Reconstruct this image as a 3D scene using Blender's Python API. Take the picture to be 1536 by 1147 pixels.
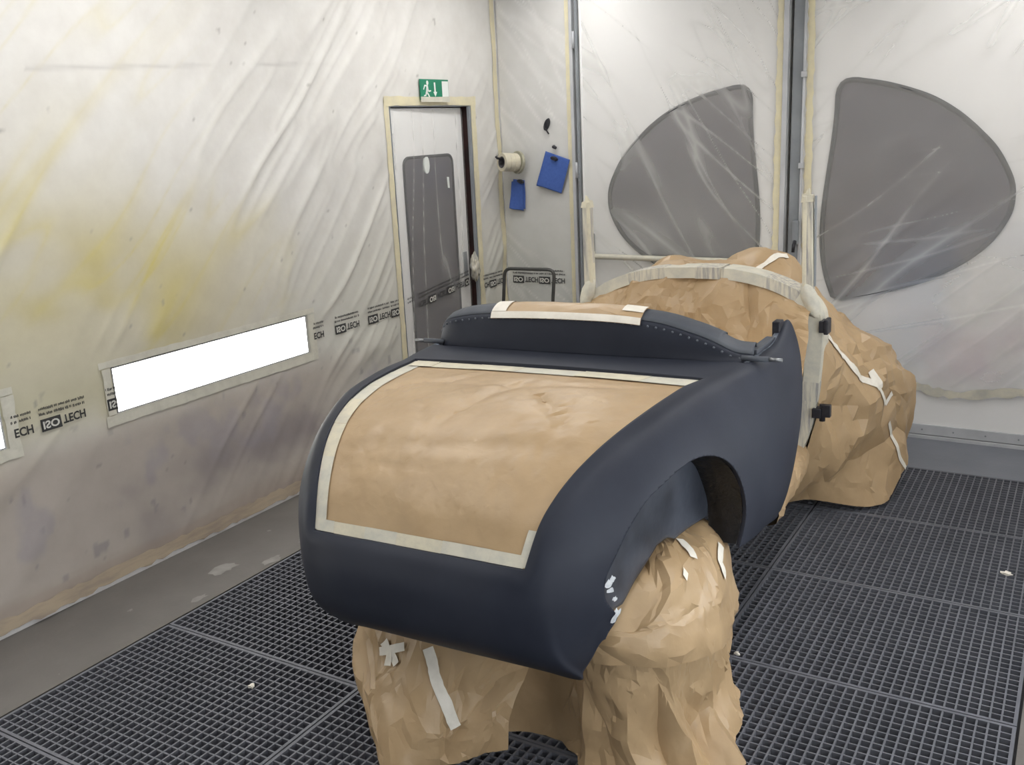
import bpy, bmesh, math, random
import numpy as np
from mathutils import Matrix, Vector

random.seed(7)
scene = bpy.context.scene
col = scene.collection
for ob in list(bpy.data.objects):
    bpy.data.objects.remove(ob)

# ------------------------------------------------------------------ camera
F_PX, W_PX = 1434.2, 1536.0
CAM_H = 1.83
def cam_axes(yaw, pitch, roll):
    cy, sy = math.cos(yaw), math.sin(yaw)
    f = np.array([sy*math.cos(pitch), cy*math.cos(pitch), -math.sin(pitch)])
    r = np.array([cy, -sy, 0.0]); d = np.cross(f, r)
    return (math.cos(roll)*r + math.sin(roll)*d, math.cos(roll)*d - math.sin(roll)*r, f)
r_, d_, f_ = cam_axes(math.radians(-31.414), math.radians(14.854), math.radians(2.687))
cd = bpy.data.cameras.new('camera'); cam = bpy.data.objects.new('camera', cd); col.objects.link(cam)
cd.sensor_fit = 'HORIZONTAL'; cd.sensor_width = 36.0; cd.lens = 36.0*F_PX/W_PX
cd.clip_start = 0.02
cam.matrix_world = Matrix(((r_[0], -d_[0], -f_[0], 0), (r_[1], -d_[1], -f_[1], 0), (r_[2], -d_[2], -f_[2], CAM_H), (0, 0, 0, 1)))
scene.camera = cam

# ------------------------------------------------------------------ world, exposure
world = bpy.data.worlds.new('world'); scene.world = world; world.use_nodes = True
world.node_tree.nodes['Background'].inputs[0].default_value = (0.6, 0.63, 0.66, 1)
world.node_tree.nodes['Background'].inputs[1].default_value = 0.15
vs = scene.view_settings
vs.view_transform = 'Standard'; vs.look = 'None'; vs.exposure = 0.0; vs.gamma = 1.0; vs.use_curve_mapping = False
CEILING_LAMP = 14.4      # strength of the ceiling luminaires
WALL_LAMP = 9.0         # strength of the left wall luminaires
RIGHT_LAMP = 17.0       # strength of the unseen right wall luminaires, raised to brighten that side

# ------------------------------------------------------------------ dimensions of the booth
XW, XR, YB, YF, ZC = -3.485, 0.45, 5.70, -2.6, 2.85
LAMP_Y = [(2.47, 3.66), (0.78, 1.97), (-0.91, 0.28)]; LAMP_Z = (0.735, 0.935)
DOOR_Y = (4.505, 5.335); DOOR_TOP = 1.985

# ------------------------------------------------------------------ helpers
def tag(o, label=None, cat=None, group=None, kind=None):
    if label: o['label'] = label
    if cat: o['category'] = cat
    if group: o['group'] = group
    if kind: o['kind'] = kind
    return o
def empty(name, loc=(0, 0, 0), mat=None):
    o = bpy.data.objects.new(name, None); col.objects.link(o); o.empty_display_size = 0.1
    if mat is not None: o.matrix_world = mat
    else: o.location = loc
    return o
class MB:
    def __init__(s): s.V = []; s.F = []; s.M = []
    def add(s, verts, faces, mi=0):
        b = len(s.V); s.V += [tuple(map(float, v)) for v in verts]
        s.F += [tuple(b+int(i) for i in f) for f in faces]; s.M += [mi]*len(faces); return s
    def box(s, x0, x1, y0, y1, z0, z1, mi=0):
        v = [(x, y, z) for z in (z0, z1) for y in (y0, y1) for x in (x0, x1)]
        return s.add(v, [(0, 2, 3, 1), (4, 5, 7, 6), (0, 1, 5, 4), (2, 6, 7, 3), (0, 4, 6, 2), (1, 3, 7, 5)], mi)
    def obox(s, c, ax, ay, az, hx, hy, hz, mi=0):
        c, ax, ay, az = (np.array(q, float) for q in (c, ax, ay, az))
        v = [c+ax*hx*i+ay*hy*j+az*hz*k for k in (-1, 1) for j in (-1, 1) for i in (-1, 1)]
        return s.add(v, [(0, 2, 3, 1), (4, 5, 7, 6), (0, 1, 5, 4), (2, 6, 7, 3), (0, 4, 6, 2), (1, 3, 7, 5)], mi)
    def grid(s, P, mi=0, close_u=False, mask=None):
        P = np.asarray(P); n, m = P.shape[:2]; f = []
        for i in range(n if close_u else n-1):
            for j in range(m-1):
                if mask is not None and not mask[i, j]: continue
                k = (i+1) % n
                f.append((i*m+j, k*m+j, k*m+j+1, i*m+j+1))
        return s.add(P.reshape(-1, 3), f, mi)
    def tube(s, path, r, n=10, cap=True, mi=0):
        P = np.array(path, float); k = len(P)
        T = np.gradient(P, axis=0); T /= np.linalg.norm(T, axis=1)[:, None]
        a = np.array([0, 0, 1.0]) if abs(T[0][2]) < .9 else np.array([1.0, 0, 0])
        rr = np.full(k, r) if np.isscalar(r) else np.array(r)
        rings = []
        for i in range(k):
            a = a-T[i]*(a@T[i]); a /= np.linalg.norm(a); b = np.cross(T[i], a)
            rings.append([P[i]+rr[i]*(math.cos(t)*a+math.sin(t)*b) for t in np.linspace(0, 2*math.pi, n, endpoint=False)])
        R = np.array(rings); f = []
        for i in range(k-1):
            for j in range(n): f.append((i*n+j, i*n+(j+1) % n, (i+1)*n+(j+1) % n, (i+1)*n+j))
        if cap: f.append(tuple(range(n-1, -1, -1))); f.append(tuple((k-1)*n+j for j in range(n)))
        return s.add(R.reshape(-1, 3), f, mi)
    def prism(s, loop_a, loop_b, mi=0):
        n = len(loop_a)
        f = [(i, (i+1) % n, n+(i+1) % n, n+i) for i in range(n)]
        f += [tuple(range(n-1, -1, -1)), tuple(range(n, 2*n))]
        return s.add(list(loop_a)+list(loop_b), f, mi)
    def build(s, name, mats, parent=None, smooth=False, bevel=0, thick=0, fix=True, colors=None, merge=0):
        me = bpy.data.meshes.new(name); me.from_pydata(s.V, [], s.F)
        for m in (mats if isinstance(mats, (list, tuple)) else [mats]): me.materials.append(m)
        if any(s.M):
            me.polygons.foreach_set('material_index', s.M)
        if fix or merge:
            bm = bmesh.new(); bm.from_mesh(me)
            if merge: bmesh.ops.remove_doubles(bm, verts=bm.verts, dist=merge)
            if fix: bmesh.ops.recalc_face_normals(bm, faces=bm.faces)
            bm.to_mesh(me); bm.free()
        if colors is not None:
            ca = me.color_attributes.new('stain', 'FLOAT_COLOR', 'POINT')
            colors = np.asarray(colors); c4 = np.ones((len(me.vertices), 4), np.float32); c4[:, :colors.shape[1]] = colors
            ca.data.foreach_set('color', c4.ravel())
        me.polygons.foreach_set('use_smooth', [bool(smooth)]*len(me.polygons)); me.update()
        o = bpy.data.objects.new(name, me); col.objects.link(o)
        if parent is not None: o.parent = parent
        if thick:
            m = o.modifiers.new('thickness', 'SOLIDIFY'); m.thickness = thick; m.offset = -1
        if bevel:
            m = o.modifiers.new('bevel', 'BEVEL'); m.width = bevel; m.segments = 2; m.limit_method = 'ANGLE'
        return o
def share(src, name, parent=None, loc=None):
    o = src.copy(); o.name = name; col.objects.link(o); o.parent = parent
    if loc is not None: o.location = loc
    return o

# numeric noise -----------------------------------------------------
def _h(ix, iy, seed):
    n = (ix.astype(np.int64)*374761393 + iy.astype(np.int64)*668265263 + seed*974634777) & 0xffffffff
    n = ((n ^ (n >> 13))*1274126177) & 0xffffffff
    return ((n ^ (n >> 16)) & 0xffff)/65535.0
def vnoise(x, y, seed=0):
    x = np.asarray(x, float); y = np.asarray(y, float)
    ix = np.floor(x); iy = np.floor(y); fx = x-ix; fy = y-iy
    fx = fx*fx*(3-2*fx); fy = fy*fy*(3-2*fy)
    a = _h(ix, iy, seed); b = _h(ix+1, iy, seed); c = _h(ix, iy+1, seed); d = _h(ix+1, iy+1, seed)
    return (a*(1-fx)+b*fx)*(1-fy)+(c*(1-fx)+d*fx)*fy
def fbm(x, y, seed=0, o=4):
    t = 0; a = .5; n = 0
    for k in range(o):
        t = t+a*vnoise(x*2**k, y*2**k, seed+k*17); n += a; a *= .5
    return t/n
def worley(x, y, seed=0):
    ix = np.floor(x); iy = np.floor(y); F1 = np.full(np.shape(x), 9.0); F2 = F1.copy()
    for dx in (-1, 0, 1):
        for dy in (-1, 0, 1):
            jx = ix+dx; jy = iy+dy
            d = np.hypot(jx+_h(jx, jy, seed)-x, jy+_h(jx, jy, seed+5)-y)
            F2 = np.where(d < F1, F1, np.minimum(F2, d)); F1 = np.minimum(F1, d)
    return F1, F2
def facet(x, y, seed=0):
    """random heights joined by flat triangles: sharp creases between flat faces"""
    x = x+.55*(vnoise(x*.9, y*.9, seed+31)-.5); y = y+.55*(vnoise(x*.9+9, y*.9, seed+37)-.5)
    ix = np.floor(x); iy = np.floor(y); a = x-ix; b = y-iy
    h00 = _h(ix, iy, seed); h10 = _h(ix+1, iy, seed); h01 = _h(ix, iy+1, seed); h11 = _h(ix+1, iy+1, seed)
    d = _h(ix, iy, seed+77) > .5
    t1 = np.where(a+b < 1, h00+(h10-h00)*a+(h01-h00)*b, h11+(h01-h11)*(1-a)+(h10-h11)*(1-b))
    t2 = np.where(a > b, h00+(h10-h00)*a+(h11-h10)*b, h00+(h11-h01)*a+(h01-h00)*b)
    return np.where(d, t1, t2)
def creases(U, V, n, seed, amp, wid, ln, box):
    rg = np.random.RandomState(seed); h = np.zeros_like(U)
    for _ in range(n):
        cx = rg.uniform(box[0], box[1]); cy = rg.uniform(box[2], box[3]); th = rg.uniform(0, math.pi)
        w = wid*rg.uniform(.5, 1.6); L = ln*rg.uniform(.4, 1.4); a = amp*rg.uniform(.3, 1)*rg.choice([-1, 1, 1])
        d = (U-cx)*math.sin(th)-(V-cy)*math.cos(th); l = (U-cx)*math.cos(th)+(V-cy)*math.sin(th)
        d = d+.15*w*np.sin(l*9/L)
        h += a*np.maximum(0, 1-np.abs(d)/w)*np.exp(-(l/L)**2)
    return h
def crumple(U, V, seed, amp, box, n=26, cell=.14):
    m = .3+1.1*fbm(U*2.2, V*2.2, seed+3); h = 0
    for k, (dt, sc, el, am) in enumerate(((0, 1.0, 3.0, 1.7), (1.1, .75, 2.6, .95), (2.2, .45, 2.4, .55), (.5, .2, 2.0, .14))):
        c, q = math.cos(seed+dt), math.sin(seed+dt); X = U*c+V*q; Y = -U*q+V*c
        h = h+am*(facet(X/(cell*sc), Y/(cell*sc*el), seed+9*k)-.5)*(1 if k == 0 else m)
    return amp*h+creases(U, V, n, seed, amp*.75, .030, .26, box)
def grid_normals(P):
    a = np.gradient(P, axis=0); b = np.gradient(P, axis=1); n = np.cross(a, b)
    l = np.linalg.norm(n, axis=2, keepdims=True); return n/np.maximum(l, 1e-9)
def arc_uv(P):
    du = np.linalg.norm(np.diff(P, axis=0), axis=2).mean(1); dv = np.linalg.norm(np.diff(P, axis=1), axis=2).mean(0)
    return np.meshgrid(np.r_[0, np.cumsum(du)], np.r_[0, np.cumsum(dv)], indexing='ij')
def natcub(t, P, x):
    t = np.asarray(t, float); P = np.asarray(P, float); x = np.asarray(x, float)
    n = len(t); h = np.diff(t); Pf = P.reshape(n, -1)
    A = np.zeros((n, n)); b = np.zeros((n, Pf.shape[1])); A[0, 0] = A[-1, -1] = 1
    for i in range(1, n-1):
        A[i, i-1] = h[i-1]; A[i, i] = 2*(h[i-1]+h[i]); A[i, i+1] = h[i]
        b[i] = 6*((Pf[i+1]-Pf[i])/h[i]-(Pf[i]-Pf[i-1])/h[i-1])
    m = np.linalg.solve(A, b)
    i = np.clip(np.searchsorted(t, x)-1, 0, n-2); dx = (x-t[i])[:, None]; hi = h[i][:, None]
    bb = (Pf[i+1]-Pf[i])/hi-hi*(2*m[i]+m[i+1])/6
    return (Pf[i]+bb*dx+m[i]/2*dx**2+(m[i+1]-m[i])/(6*hi)*dx**3).reshape((len(x),)+P.shape[1:])
def herm(t, P, x, kink=()):
    t = np.asarray(t, float); P = np.asarray(P, float)
    n = len(t); h = np.diff(t); Pf = P.reshape(n, -1)
    d = (Pf[1:]-Pf[:-1])/h[:, None]; m = np.zeros_like(Pf); m[0] = d[0]; m[-1] = d[-1]
    m[1:-1] = (d[:-1]*h[1:, None]+d[1:]*h[:-1, None])/(h[1:]+h[:-1])[:, None]
    ml = m.copy(); mr = m.copy()
    for k, cols in kink: ml[k, cols] = d[k-1, cols]; mr[k, cols] = d[k, cols]
    i = np.clip(np.searchsorted(t, x)-1, 0, n-2); hi = h[i][:, None]; s = ((x-t[i])[:, None])/hi
    r = (2*s**3-3*s**2+1)*Pf[i]+(s**3-2*s**2+s)*hi*mr[i]+(-2*s**3+3*s**2)*Pf[i+1]+(s**3-s**2)*hi*ml[i+1]
    return r.reshape((len(x),)+P.shape[1:])
def chord(P):
    P = np.asarray(P, float).reshape(len(P), -1); return np.r_[0, np.cumsum(np.linalg.norm(np.diff(P, axis=0), axis=1))]
def spl(P, n, f=herm):
    P = np.asarray(P, float); t = chord(P); return f(t, P, np.linspace(0, t[-1], n))

# ------------------------------------------------------------------ materials
def newmat(name):
    m = bpy.data.materials.new(name); m.use_nodes = True; nt = m.node_tree
    return m, nt, nt.nodes['Principled BSDF'], nt.nodes['Material Output']
def N(nt, kind, **kw):
    n = nt.nodes.new(kind)
    for k, v in kw.items(): setattr(n, k, v)
    return n
def texcoord(nt, scale=(1, 1, 1)):
    tc = N(nt, 'ShaderNodeTexCoord'); mp = N(nt, 'ShaderNodeMapping'); mp.inputs['Scale'].default_value = scale
    nt.links.new(tc.outputs['Object'], mp.inputs['Vector']); return mp.outputs['Vector']
def ramp(nt, fac, stops):
    r = N(nt, 'ShaderNodeValToRGB'); e = r.color_ramp.elements
    while len(e) < len(stops): e.new(.5)
    for el, (p, c) in zip(e, stops): el.position = p; el.color = tuple(c)+((1,) if len(c) == 3 else ())
    nt.links.new(fac, r.inputs['Fac']); return r.outputs['Color']
def noise(nt, vec, scale, detail=4, rough=.55):
    n = N(nt, 'ShaderNodeTexNoise'); n.inputs['Scale'].default_value = scale; n.inputs['Detail'].default_value = detail
    n.inputs['Roughness'].default_value = rough; nt.links.new(vec, n.inputs['Vector']); return n.outputs['Fac']
def bump(nt, h, bs, strength=.3, dist=.01):
    b = N(nt, 'ShaderNodeBump'); b.inputs['Strength'].default_value = strength; b.inputs['Distance'].default_value = dist
    nt.links.new(h, b.inputs['Height']); nt.links.new(b.outputs['Normal'], bs.inputs['Normal']); return b
def simple(name, c1, c2=None, scale=20, rough=.6, metal=0, spec=.4, bs=0, bscale=80, stretch=(1, 1, 1)):
    m, nt, b, out = newmat(name); v = texcoord(nt, stretch)
    if c2 is None: c2 = tuple(x*.85 for x in c1)
    nt.links.new(ramp(nt, noise(nt, v, scale), [(.3, c1), (.7, c2)]), b.inputs['Base Color'])
    b.inputs['Roughness'].default_value = rough; b.inputs['Metallic'].default_value = metal
    b.inputs['Specular IOR Level'].default_value = spec
    if bs: bump(nt, noise(nt, v, bscale, 3), b, bs, .004)
    return m
def emit(name, c, s):
    m, nt, b, out = newmat(name); b.inputs['Base Color'].default_value = (.8, .8, .8, 1)
    b.inputs['Emission Color'].default_value = tuple(c)+(1,); b.inputs['Emission Strength'].default_value = s; return m
def film_mat(name, alpha, rough=.38, bs=.25):
    """milky polythene: lets part of what lies behind show through, stained by overspray"""
    m, nt, b, out = newmat(name); v = texcoord(nt)
    a = N(nt, 'ShaderNodeVertexColor', layer_name='stain')
    mx = N(nt, 'ShaderNodeMixRGB', blend_type='MULTIPLY'); mx.inputs[0].default_value = 1
    nt.links.new(a.outputs['Color'], mx.inputs[1])
    nt.links.new(ramp(nt, noise(nt, v, 7, 6, .62), [(.25, (.90, .89, .88)), (.65, (1, 1, 1))]), mx.inputs[2])
    nt.links.new(mx.outputs[0], b.inputs['Base Color'])
    b.inputs['Roughness'].default_value = rough; b.inputs['Specular IOR Level'].default_value = .35
    bump(nt, noise(nt, v, 18, 3), b, bs, .004)
    tr = N(nt, 'ShaderNodeBsdfTransparent'); ms = N(nt, 'ShaderNodeMixShader'); ms.inputs[0].default_value = .5; ml = N(nt, 'ShaderNodeMath', operation='MULTIPLY'); ml.inputs[1].default_value = alpha; nt.links.new(a.outputs['Alpha'], ml.inputs[0]); nt.links.new(ml.outputs[0], ms.inputs[0])
    nt.links.new(tr.outputs[0], ms.inputs[1]); nt.links.new(b.outputs[0], ms.inputs[2]); nt.links.new(ms.outputs[0], out.inputs['Surface'])
    return m
def paper_mat(name, c1, c2):
    m, nt, b, out = newmat(name); v = texcoord(nt)
    fine = N(nt, 'ShaderNodeTexNoise'); fine.inputs['Scale'].default_value = 9; fine.inputs['Detail'].default_value = 8; nt.links.new(v, fine.inputs['Vector'])
    nt.links.new(ramp(nt, fine.outputs['Fac'], [(.3, c1), (.72, c2)]), b.inputs['Base Color'])
    b.inputs['Roughness'].default_value = .40; b.inputs['Specular IOR Level'].default_value = .45
    vo = N(nt, 'ShaderNodeTexVoronoi', feature='F1'); vo.inputs['Scale'].default_value = 13
    wv = N(nt, 'ShaderNodeVectorMath', operation='MULTIPLY_ADD'); wv.inputs[1].default_value = (.12, .12, .12)
    nt.links.new(fine.outputs['Color'], wv.inputs[0]); nt.links.new(v, wv.inputs[2]); nt.links.new(wv.outputs[0], vo.inputs['Vector'])
    bump(nt, vo.outputs['Distance'], b, .16, .015)
    return m
def tape_mat(name, c1, c2, stretch=(1, 1, 1), sc=14):
    m, nt, b, out = newmat(name); v = texcoord(nt, stretch)
    nt.links.new(ramp(nt, noise(nt, v, sc, 6, .65), [(.34, c2), (.58, c1)]), b.inputs['Base Color'])
    b.inputs['Roughness'].default_value = .6; bump(nt, noise(nt, v, 90, 3), b, .25, .003); return m

M_primer = simple('dark_primer', (.0205, .0240, .0365), (.029, .0335, .0485), 5, .55, 0, .26, .04, 160)
M_primer_grey = simple('grey_trim', (.075, .084, .10), (.055, .062, .078), 14, .55, 0, .4, .05, 120)
M_worn = simple('worn_primer', (.22, .25, .30), (.05, .06, .085), 38, .5, 0, .4, .1, 120)
M_rivet = simple('sanded_rivet', (.13, .145, .17), (.08, .09, .11), 60, .5)
M_under = simple('underseal_black', (.005, .005, .006), (.012, .012, .014), 30, .36, 0, .35, .9, 60)
M_filler = simple('pale_filler', (.75, .77, .78), (.45, .48, .52), 40, .7)
M_steel = simple('bare_steel', (.35, .36, .37), (.22, .23, .24), 25, .35, .8)
M_black = simple('black_metal', (.018, .018, .024), (.035, .035, .042), 30, .45, .2)
M_paper = paper_mat('kraft_paper', (.460, .325, .185), (.395, .274, .152))
M_tape = tape_mat('masking_tape_cream', (.65, .60, .46), (.52, .49, .40))
M_tape_old = tape_mat('masking_tape_grey_streaked', (.62, .585, .48), (.27, .265, .27), (7, 7, .6), 9)
M_tape_grey = tape_mat('masking_tape_greyed', (.58, .55, .47), (.36, .35, .34), (3, 3, 1), 12)
M_tape_white = tape_mat('masking_tape_white', (.80, .76, .68), (.70, .66, .58))
M_tape_yellow = tape_mat('masking_tape_yellowed', (.70, .64, .44), (.62, .57, .42))
M_tape_pale = tape_mat('masking_tape_pale', (.62, .59, .49), (.50, .49, .43))
M_wall = simple('white_panel', (.83, .825, .815), (.79, .785, .775), 3, .5)
M_film = film_mat('plastic_film', .80)
M_film_win = film_mat('thin_plastic_film', 1.0, .30, .14)
M_grating = simple('grating_steel', (.150, .155, .178), (.112, .117, .136), 9, .55, .1)
M_pit = simple('pit_black', (.030, .030, .033), (.016, .016, .018), 12, .9)
M_glass = simple('tinted_pane', (.090, .080, .096), (.078, .070, .088), 2, .22, 0, .5)
M_rubber = simple('rubber_gasket', (.018, .018, .026), None, 20, .6)
M_greysteel = simple('painted_grey_steel', (.27, .29, .31), (.20, .215, .235), 6, .5)
M_lightsteel = simple('pale_grey_steel', (.52, .53, .55), (.42, .43, .45), 6, .45)
M_dark_gap = simple('dark_red_brown', (.05, .018, .016), (.02, .012, .012), 9, .8)
M_print = simple('black_print', (.035, .035, .035), (.06, .06, .06), 60, .6)
M_print_pale = simple('film_pale', (.70, .70, .65), None, 60, .6)
M_blue = simple('blue_cloth', (.075, .14, .42), (.06, .115, .36), 60, .9, 0, .2, .3, 300)
M_cardboard = simple('cardboard_core', (.16, .15, .16), (.10, .095, .10), 30, .8)
M_green = simple('sign_green', (.012, .22, .12), None, 5, .4)
M_signwhite = simple('sign_white', (.82, .86, .83), None, 5, .4)
M_lamp_wall = emit('wall_lamp_diffuser', (1.0, .985, .93), WALL_LAMP)
M_lamp_right = emit('right_wall_lamp_diffuser', (.90, .955, 1.0), RIGHT_LAMP)
M_lamp_ceil = emit('ceiling_lamp_diffuser', (1.0, .985, .965), CEILING_LAMP)

m, nt, b, out = newmat('worn_concrete'); M_concrete = m
v = texcoord(nt)
c1 = ramp(nt, noise(nt, v, 3.2, 8, .6), [(.3, (.112, .104, .096)), (.7, (.150, .140, .130))])
c2 = ramp(nt, noise(nt, v, 9, 5, .5), [(.70, (0, 0, 0)), (.735, (1, 1, 1))])
mx = N(nt, 'ShaderNodeMixRGB'); nt.links.new(c2, mx.inputs[0]); nt.links.new(c1, mx.inputs[1]); mx.inputs[2].default_value = (.21, .205, .195, 1)
nt.links.new(mx.outputs[0], b.inputs['Base Color']); b.inputs['Roughness'].default_value = .55
bump(nt, noise(nt, v, 60, 4), b, .2, .004)

# ------------------------------------------------------------------ the booth shell
def rects_around(a0, a1, b0, b1, holes):
    """cells of the rectangle that lie outside the holes (a0,a1,b0,b1)"""
    A = sorted({a0, a1, *[h[i] for h in holes for i in (0, 1)]}); B = sorted({b0, b1, *[h[i] for h in holes for i in (2, 3)]})
    for i in range(len(A)-1):
        for j in range(len(B)-1):
            ca, cb = (A[i]+A[i+1])/2, (B[j]+B[j+1])/2
            if not any(h[0] < ca < h[1] and h[2] < cb < h[3] for h in holes): yield A[i], A[i+1], B[j], B[j+1]
holes_L = [(y0, y1, *LAMP_Z) for y0, y1 in LAMP_Y] + [(DOOR_Y[0], DOOR_Y[1], 0.0, DOOR_TOP)]
mb = MB()
for a0, a1, b0, b1 in rects_around(YF, YB, -.02, ZC, holes_L): mb.box(XW-.10, XW, a0, a1, b0, b1)
tag(mb.build('wall_left', M_wall), kind='structure')
mb = MB()
for a0, a1, b0, b1 in rects_around(YF, YB, -.02, ZC, [(y0, y1, *LAMP_Z) for y0, y1 in LAMP_Y]): mb.box(XR, XR+.10, a0, a1, b0, b1)
tag(mb.build('wall_right', M_wall), kind='structure')
mb = MB(); mb.box(XW-.1, -2.905, YB, YB+.12, -.02, ZC); mb.box(-.13, XR+.1, YB, YB+.12, -.02, ZC); mb.box(-2.905, -.13, YB+.01, YB+.12, 2.70, ZC)
mb.box(-2.905, -.13, YB+.075, YB+.12, -.02, 2.70)
tag(mb.build('wall_back', M_wall), kind='structure')
tag(MB().box(XW-.1, XR+.1, YF-.1, YF, -.02, ZC).build('wall_front', simple('grey_exhaust_wall', (.07, .07, .075), (.05, .05, .055), 4, .7)), kind='structure')
tag(MB().box(XW-.1, XR+.1, YF-.1, YB+.12, ZC, ZC+.1).build('ceiling', simple('filter_mat_ceiling', (.50, .50, .49), (.44, .44, .43), 30, .9)), kind='structure')
# floor: concrete kerb round a pit that carries the gratings
GX = [-2.990, -2.003, -1.018, -.040]; GY = [5.160-.7415*k for k in range(10)]
mb = MB()
for a0, a1, b0, b1 in rects_around(XW-.1, XR+.1, YF-.1, GY[0], [(GX[0], GX[3], GY[9], GY[0])]): mb.box(a0, a1, b0, b1, -.5, 0)
fl = tag(mb.build('floor', M_concrete), kind='structure')
MB().box(XW-.1, XR+.1, GY[0], YB+.12, -.5, 0).build('rear_kerb', simple('blue_grey_painted_concrete', (.185, .195, .225), (.155, .165, .192), 4, .5, 0, .4, .15, 60), fl)
mb = MB(); mb.box(GX[0]-.05, GX[3]+.05, GY[9]-.05, GY[0]+.05, -.52, -.46)
mb.build('pit_floor', M_pit, fl)
mb = MB()
for a0, a1, b0, b1 in ((GX[0], GX[0]+.008, GY[9], GY[0]), (GX[3]-.008, GX[3], GY[9], GY[0]), (GX[0]+.008, GX[3]-.008, GY[0]-.008, GY[0]), (GX[0]+.008, GX[3]-.008, GY[9], GY[9]+.008)):
    mb.box(a0, a1, b0, b1, -.46, -.012)
mb.build('pit_lining', M_pit, fl)
# corridor seen through the gap of the exit door
mb = MB(); mb.box(XW-.75, XW-.70, DOOR_Y[0]-.3, DOOR_Y[1]+.4, 0, 2.4)
mb.box(XW-.70, XW-.102, DOOR_Y[1]+.35, DOOR_Y[1]+.40, 0, 2.4); mb.box(XW-.70, XW-.102, DOOR_Y[0]-.3, DOOR_Y[0]-.25, 0, 2.4)
mb.box(XW-.70, XW-.102, DOOR_Y[0]-.25, DOOR_Y[1]+.35, 2.35, 2.4)
tag(mb.build('wall_corridor', M_dark_gap), kind='structure')

# ------------------------------------------------------------------ floor gratings, one panel per thing
def grating_parts(w, l):
    fr = MB(); t = .011; h = .030
    fr.box(0, w, 0, t, -h, 0); fr.box(0, w, l-t, l, -h, 0); fr.box(0, t, t, l-t, -h, 0); fr.box(w-t, w, t, l-t, -h, 0)
    nx, ny = round(w/.0329), round(l/.0337); a = MB(); b = MB()
    for i in range(1, nx): x = t+(w-2*t)*i/nx; a.box(x-.0029, x+.0029, t, l-t, -h, -.0008)
    for j in range(1, ny): y = t+(l-2*t)*j/ny; b.box(t, w-t, y-.0026, y+.0026, -h, -.0016)
    return fr, a, b
ORD = ['first', 'second', 'third', 'fourth', 'fifth', 'sixth', 'seventh', 'eighth', 'ninth']
for ci in range(3):
    w = GX[ci+1]-GX[ci]-.006
    if ci in (0, 2): w -= .006
    l = .7415-.005; proto = None
    for k in range(9):
        e = tag(empty('floor_grating', (GX[ci]+(.009 if ci == 0 else .003), GY[k+1]+.0025, 0)), 'grey steel mesh grating %s, %s from the booth doors' % (('beside the left wall', 'under the car', 'beside the right wall')[ci], ORD[k]), 'floor grating', 'floor grating panels')
        if proto is None:
            fr, a, b = grating_parts(w, l)
            proto = [fr.build('frame', M_grating, e), tag(a.build('bearing_bars', M_grating, e), kind='stuff'), tag(b.build('cross_bars', M_grating, e), kind='stuff')]
        else:
            for p in proto: share(p, p.name.split('.')[0], e)

# ------------------------------------------------------------------ luminaires
def lamp_wall(y0, y1, side, label, group=None):
    z0, z1 = LAMP_Z; s = 1 if side == 'left' else -1; x = XW if side == 'left' else XR
    e = tag(empty('wall_light', (x, (y0+y1)/2, z0)), label, 'wall light', group)
    def P(mb, h0, h1, a0, a1, b0, b1):
        X = sorted((s*h0, s*h1)); mb.box(X[0], X[1], a0-(y0+y1)/2, a1-(y0+y1)/2, b0-z0, b1-z0)
    mb = MB(); g = .002
    P(mb, -.095, -.09, y0+g, y1-g, z0+g, z1-g)
    for a0, a1, b0, b1 in ((y0+g, y1-g, z0+g, z0+.006), (y0+g, y1-g, z1-.006, z1-g), (y0+g, y0+.006, z0+.006, z1-.006), (y1-.006, y1-g, z0+.006, z1-.006)):
        P(mb, -.09, .004, a0, a1, b0, b1)
    mb.build('housing', M_lightsteel, e)
    mb = MB(); P(mb, -.03, .003, y0+.0065, y1-.0065, z0+.0065, z1-.0065); mb.build('diffuser', M_lamp_wall if side == 'left' else M_lamp_right, e)
lamp_wall(*LAMP_Y[0], 'left', 'long glowing white wall light beside the printed film near the exit door')
lamp_wall(*LAMP_Y[1], 'left', 'glowing white wall light in the left wall, second from the exit door')
lamp_wall(*LAMP_Y[2], 'left', 'glowing white wall light in the left wall, farthest of its row from the exit door')
for k, (y0, y1) in enumerate(LAMP_Y): lamp_wall(y0, y1, 'right', 'glowing white wall light in the right wall, %s from the booth doors' % ORD[k], 'right wall lights')
for x in (-2.75, -.30):
    for k, y in enumerate((4.65, 2.6, .55)):
        e = tag(empty('ceiling_light', (x, y, ZC)), 'long white ceiling luminaire on the %s wall side, %s from the booth doors' % ('left' if x < -1 else 'right', ORD[k]), 'ceiling light', 'ceiling lights')
        MB().box(-.14, .14, -.80, .80, -.035, -.001).build('housing', M_lightsteel, e)
        MB().box(-.12, .12, -.78, .78, -.050, -.036).build('diffuser', M_lamp_ceil, e)

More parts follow.
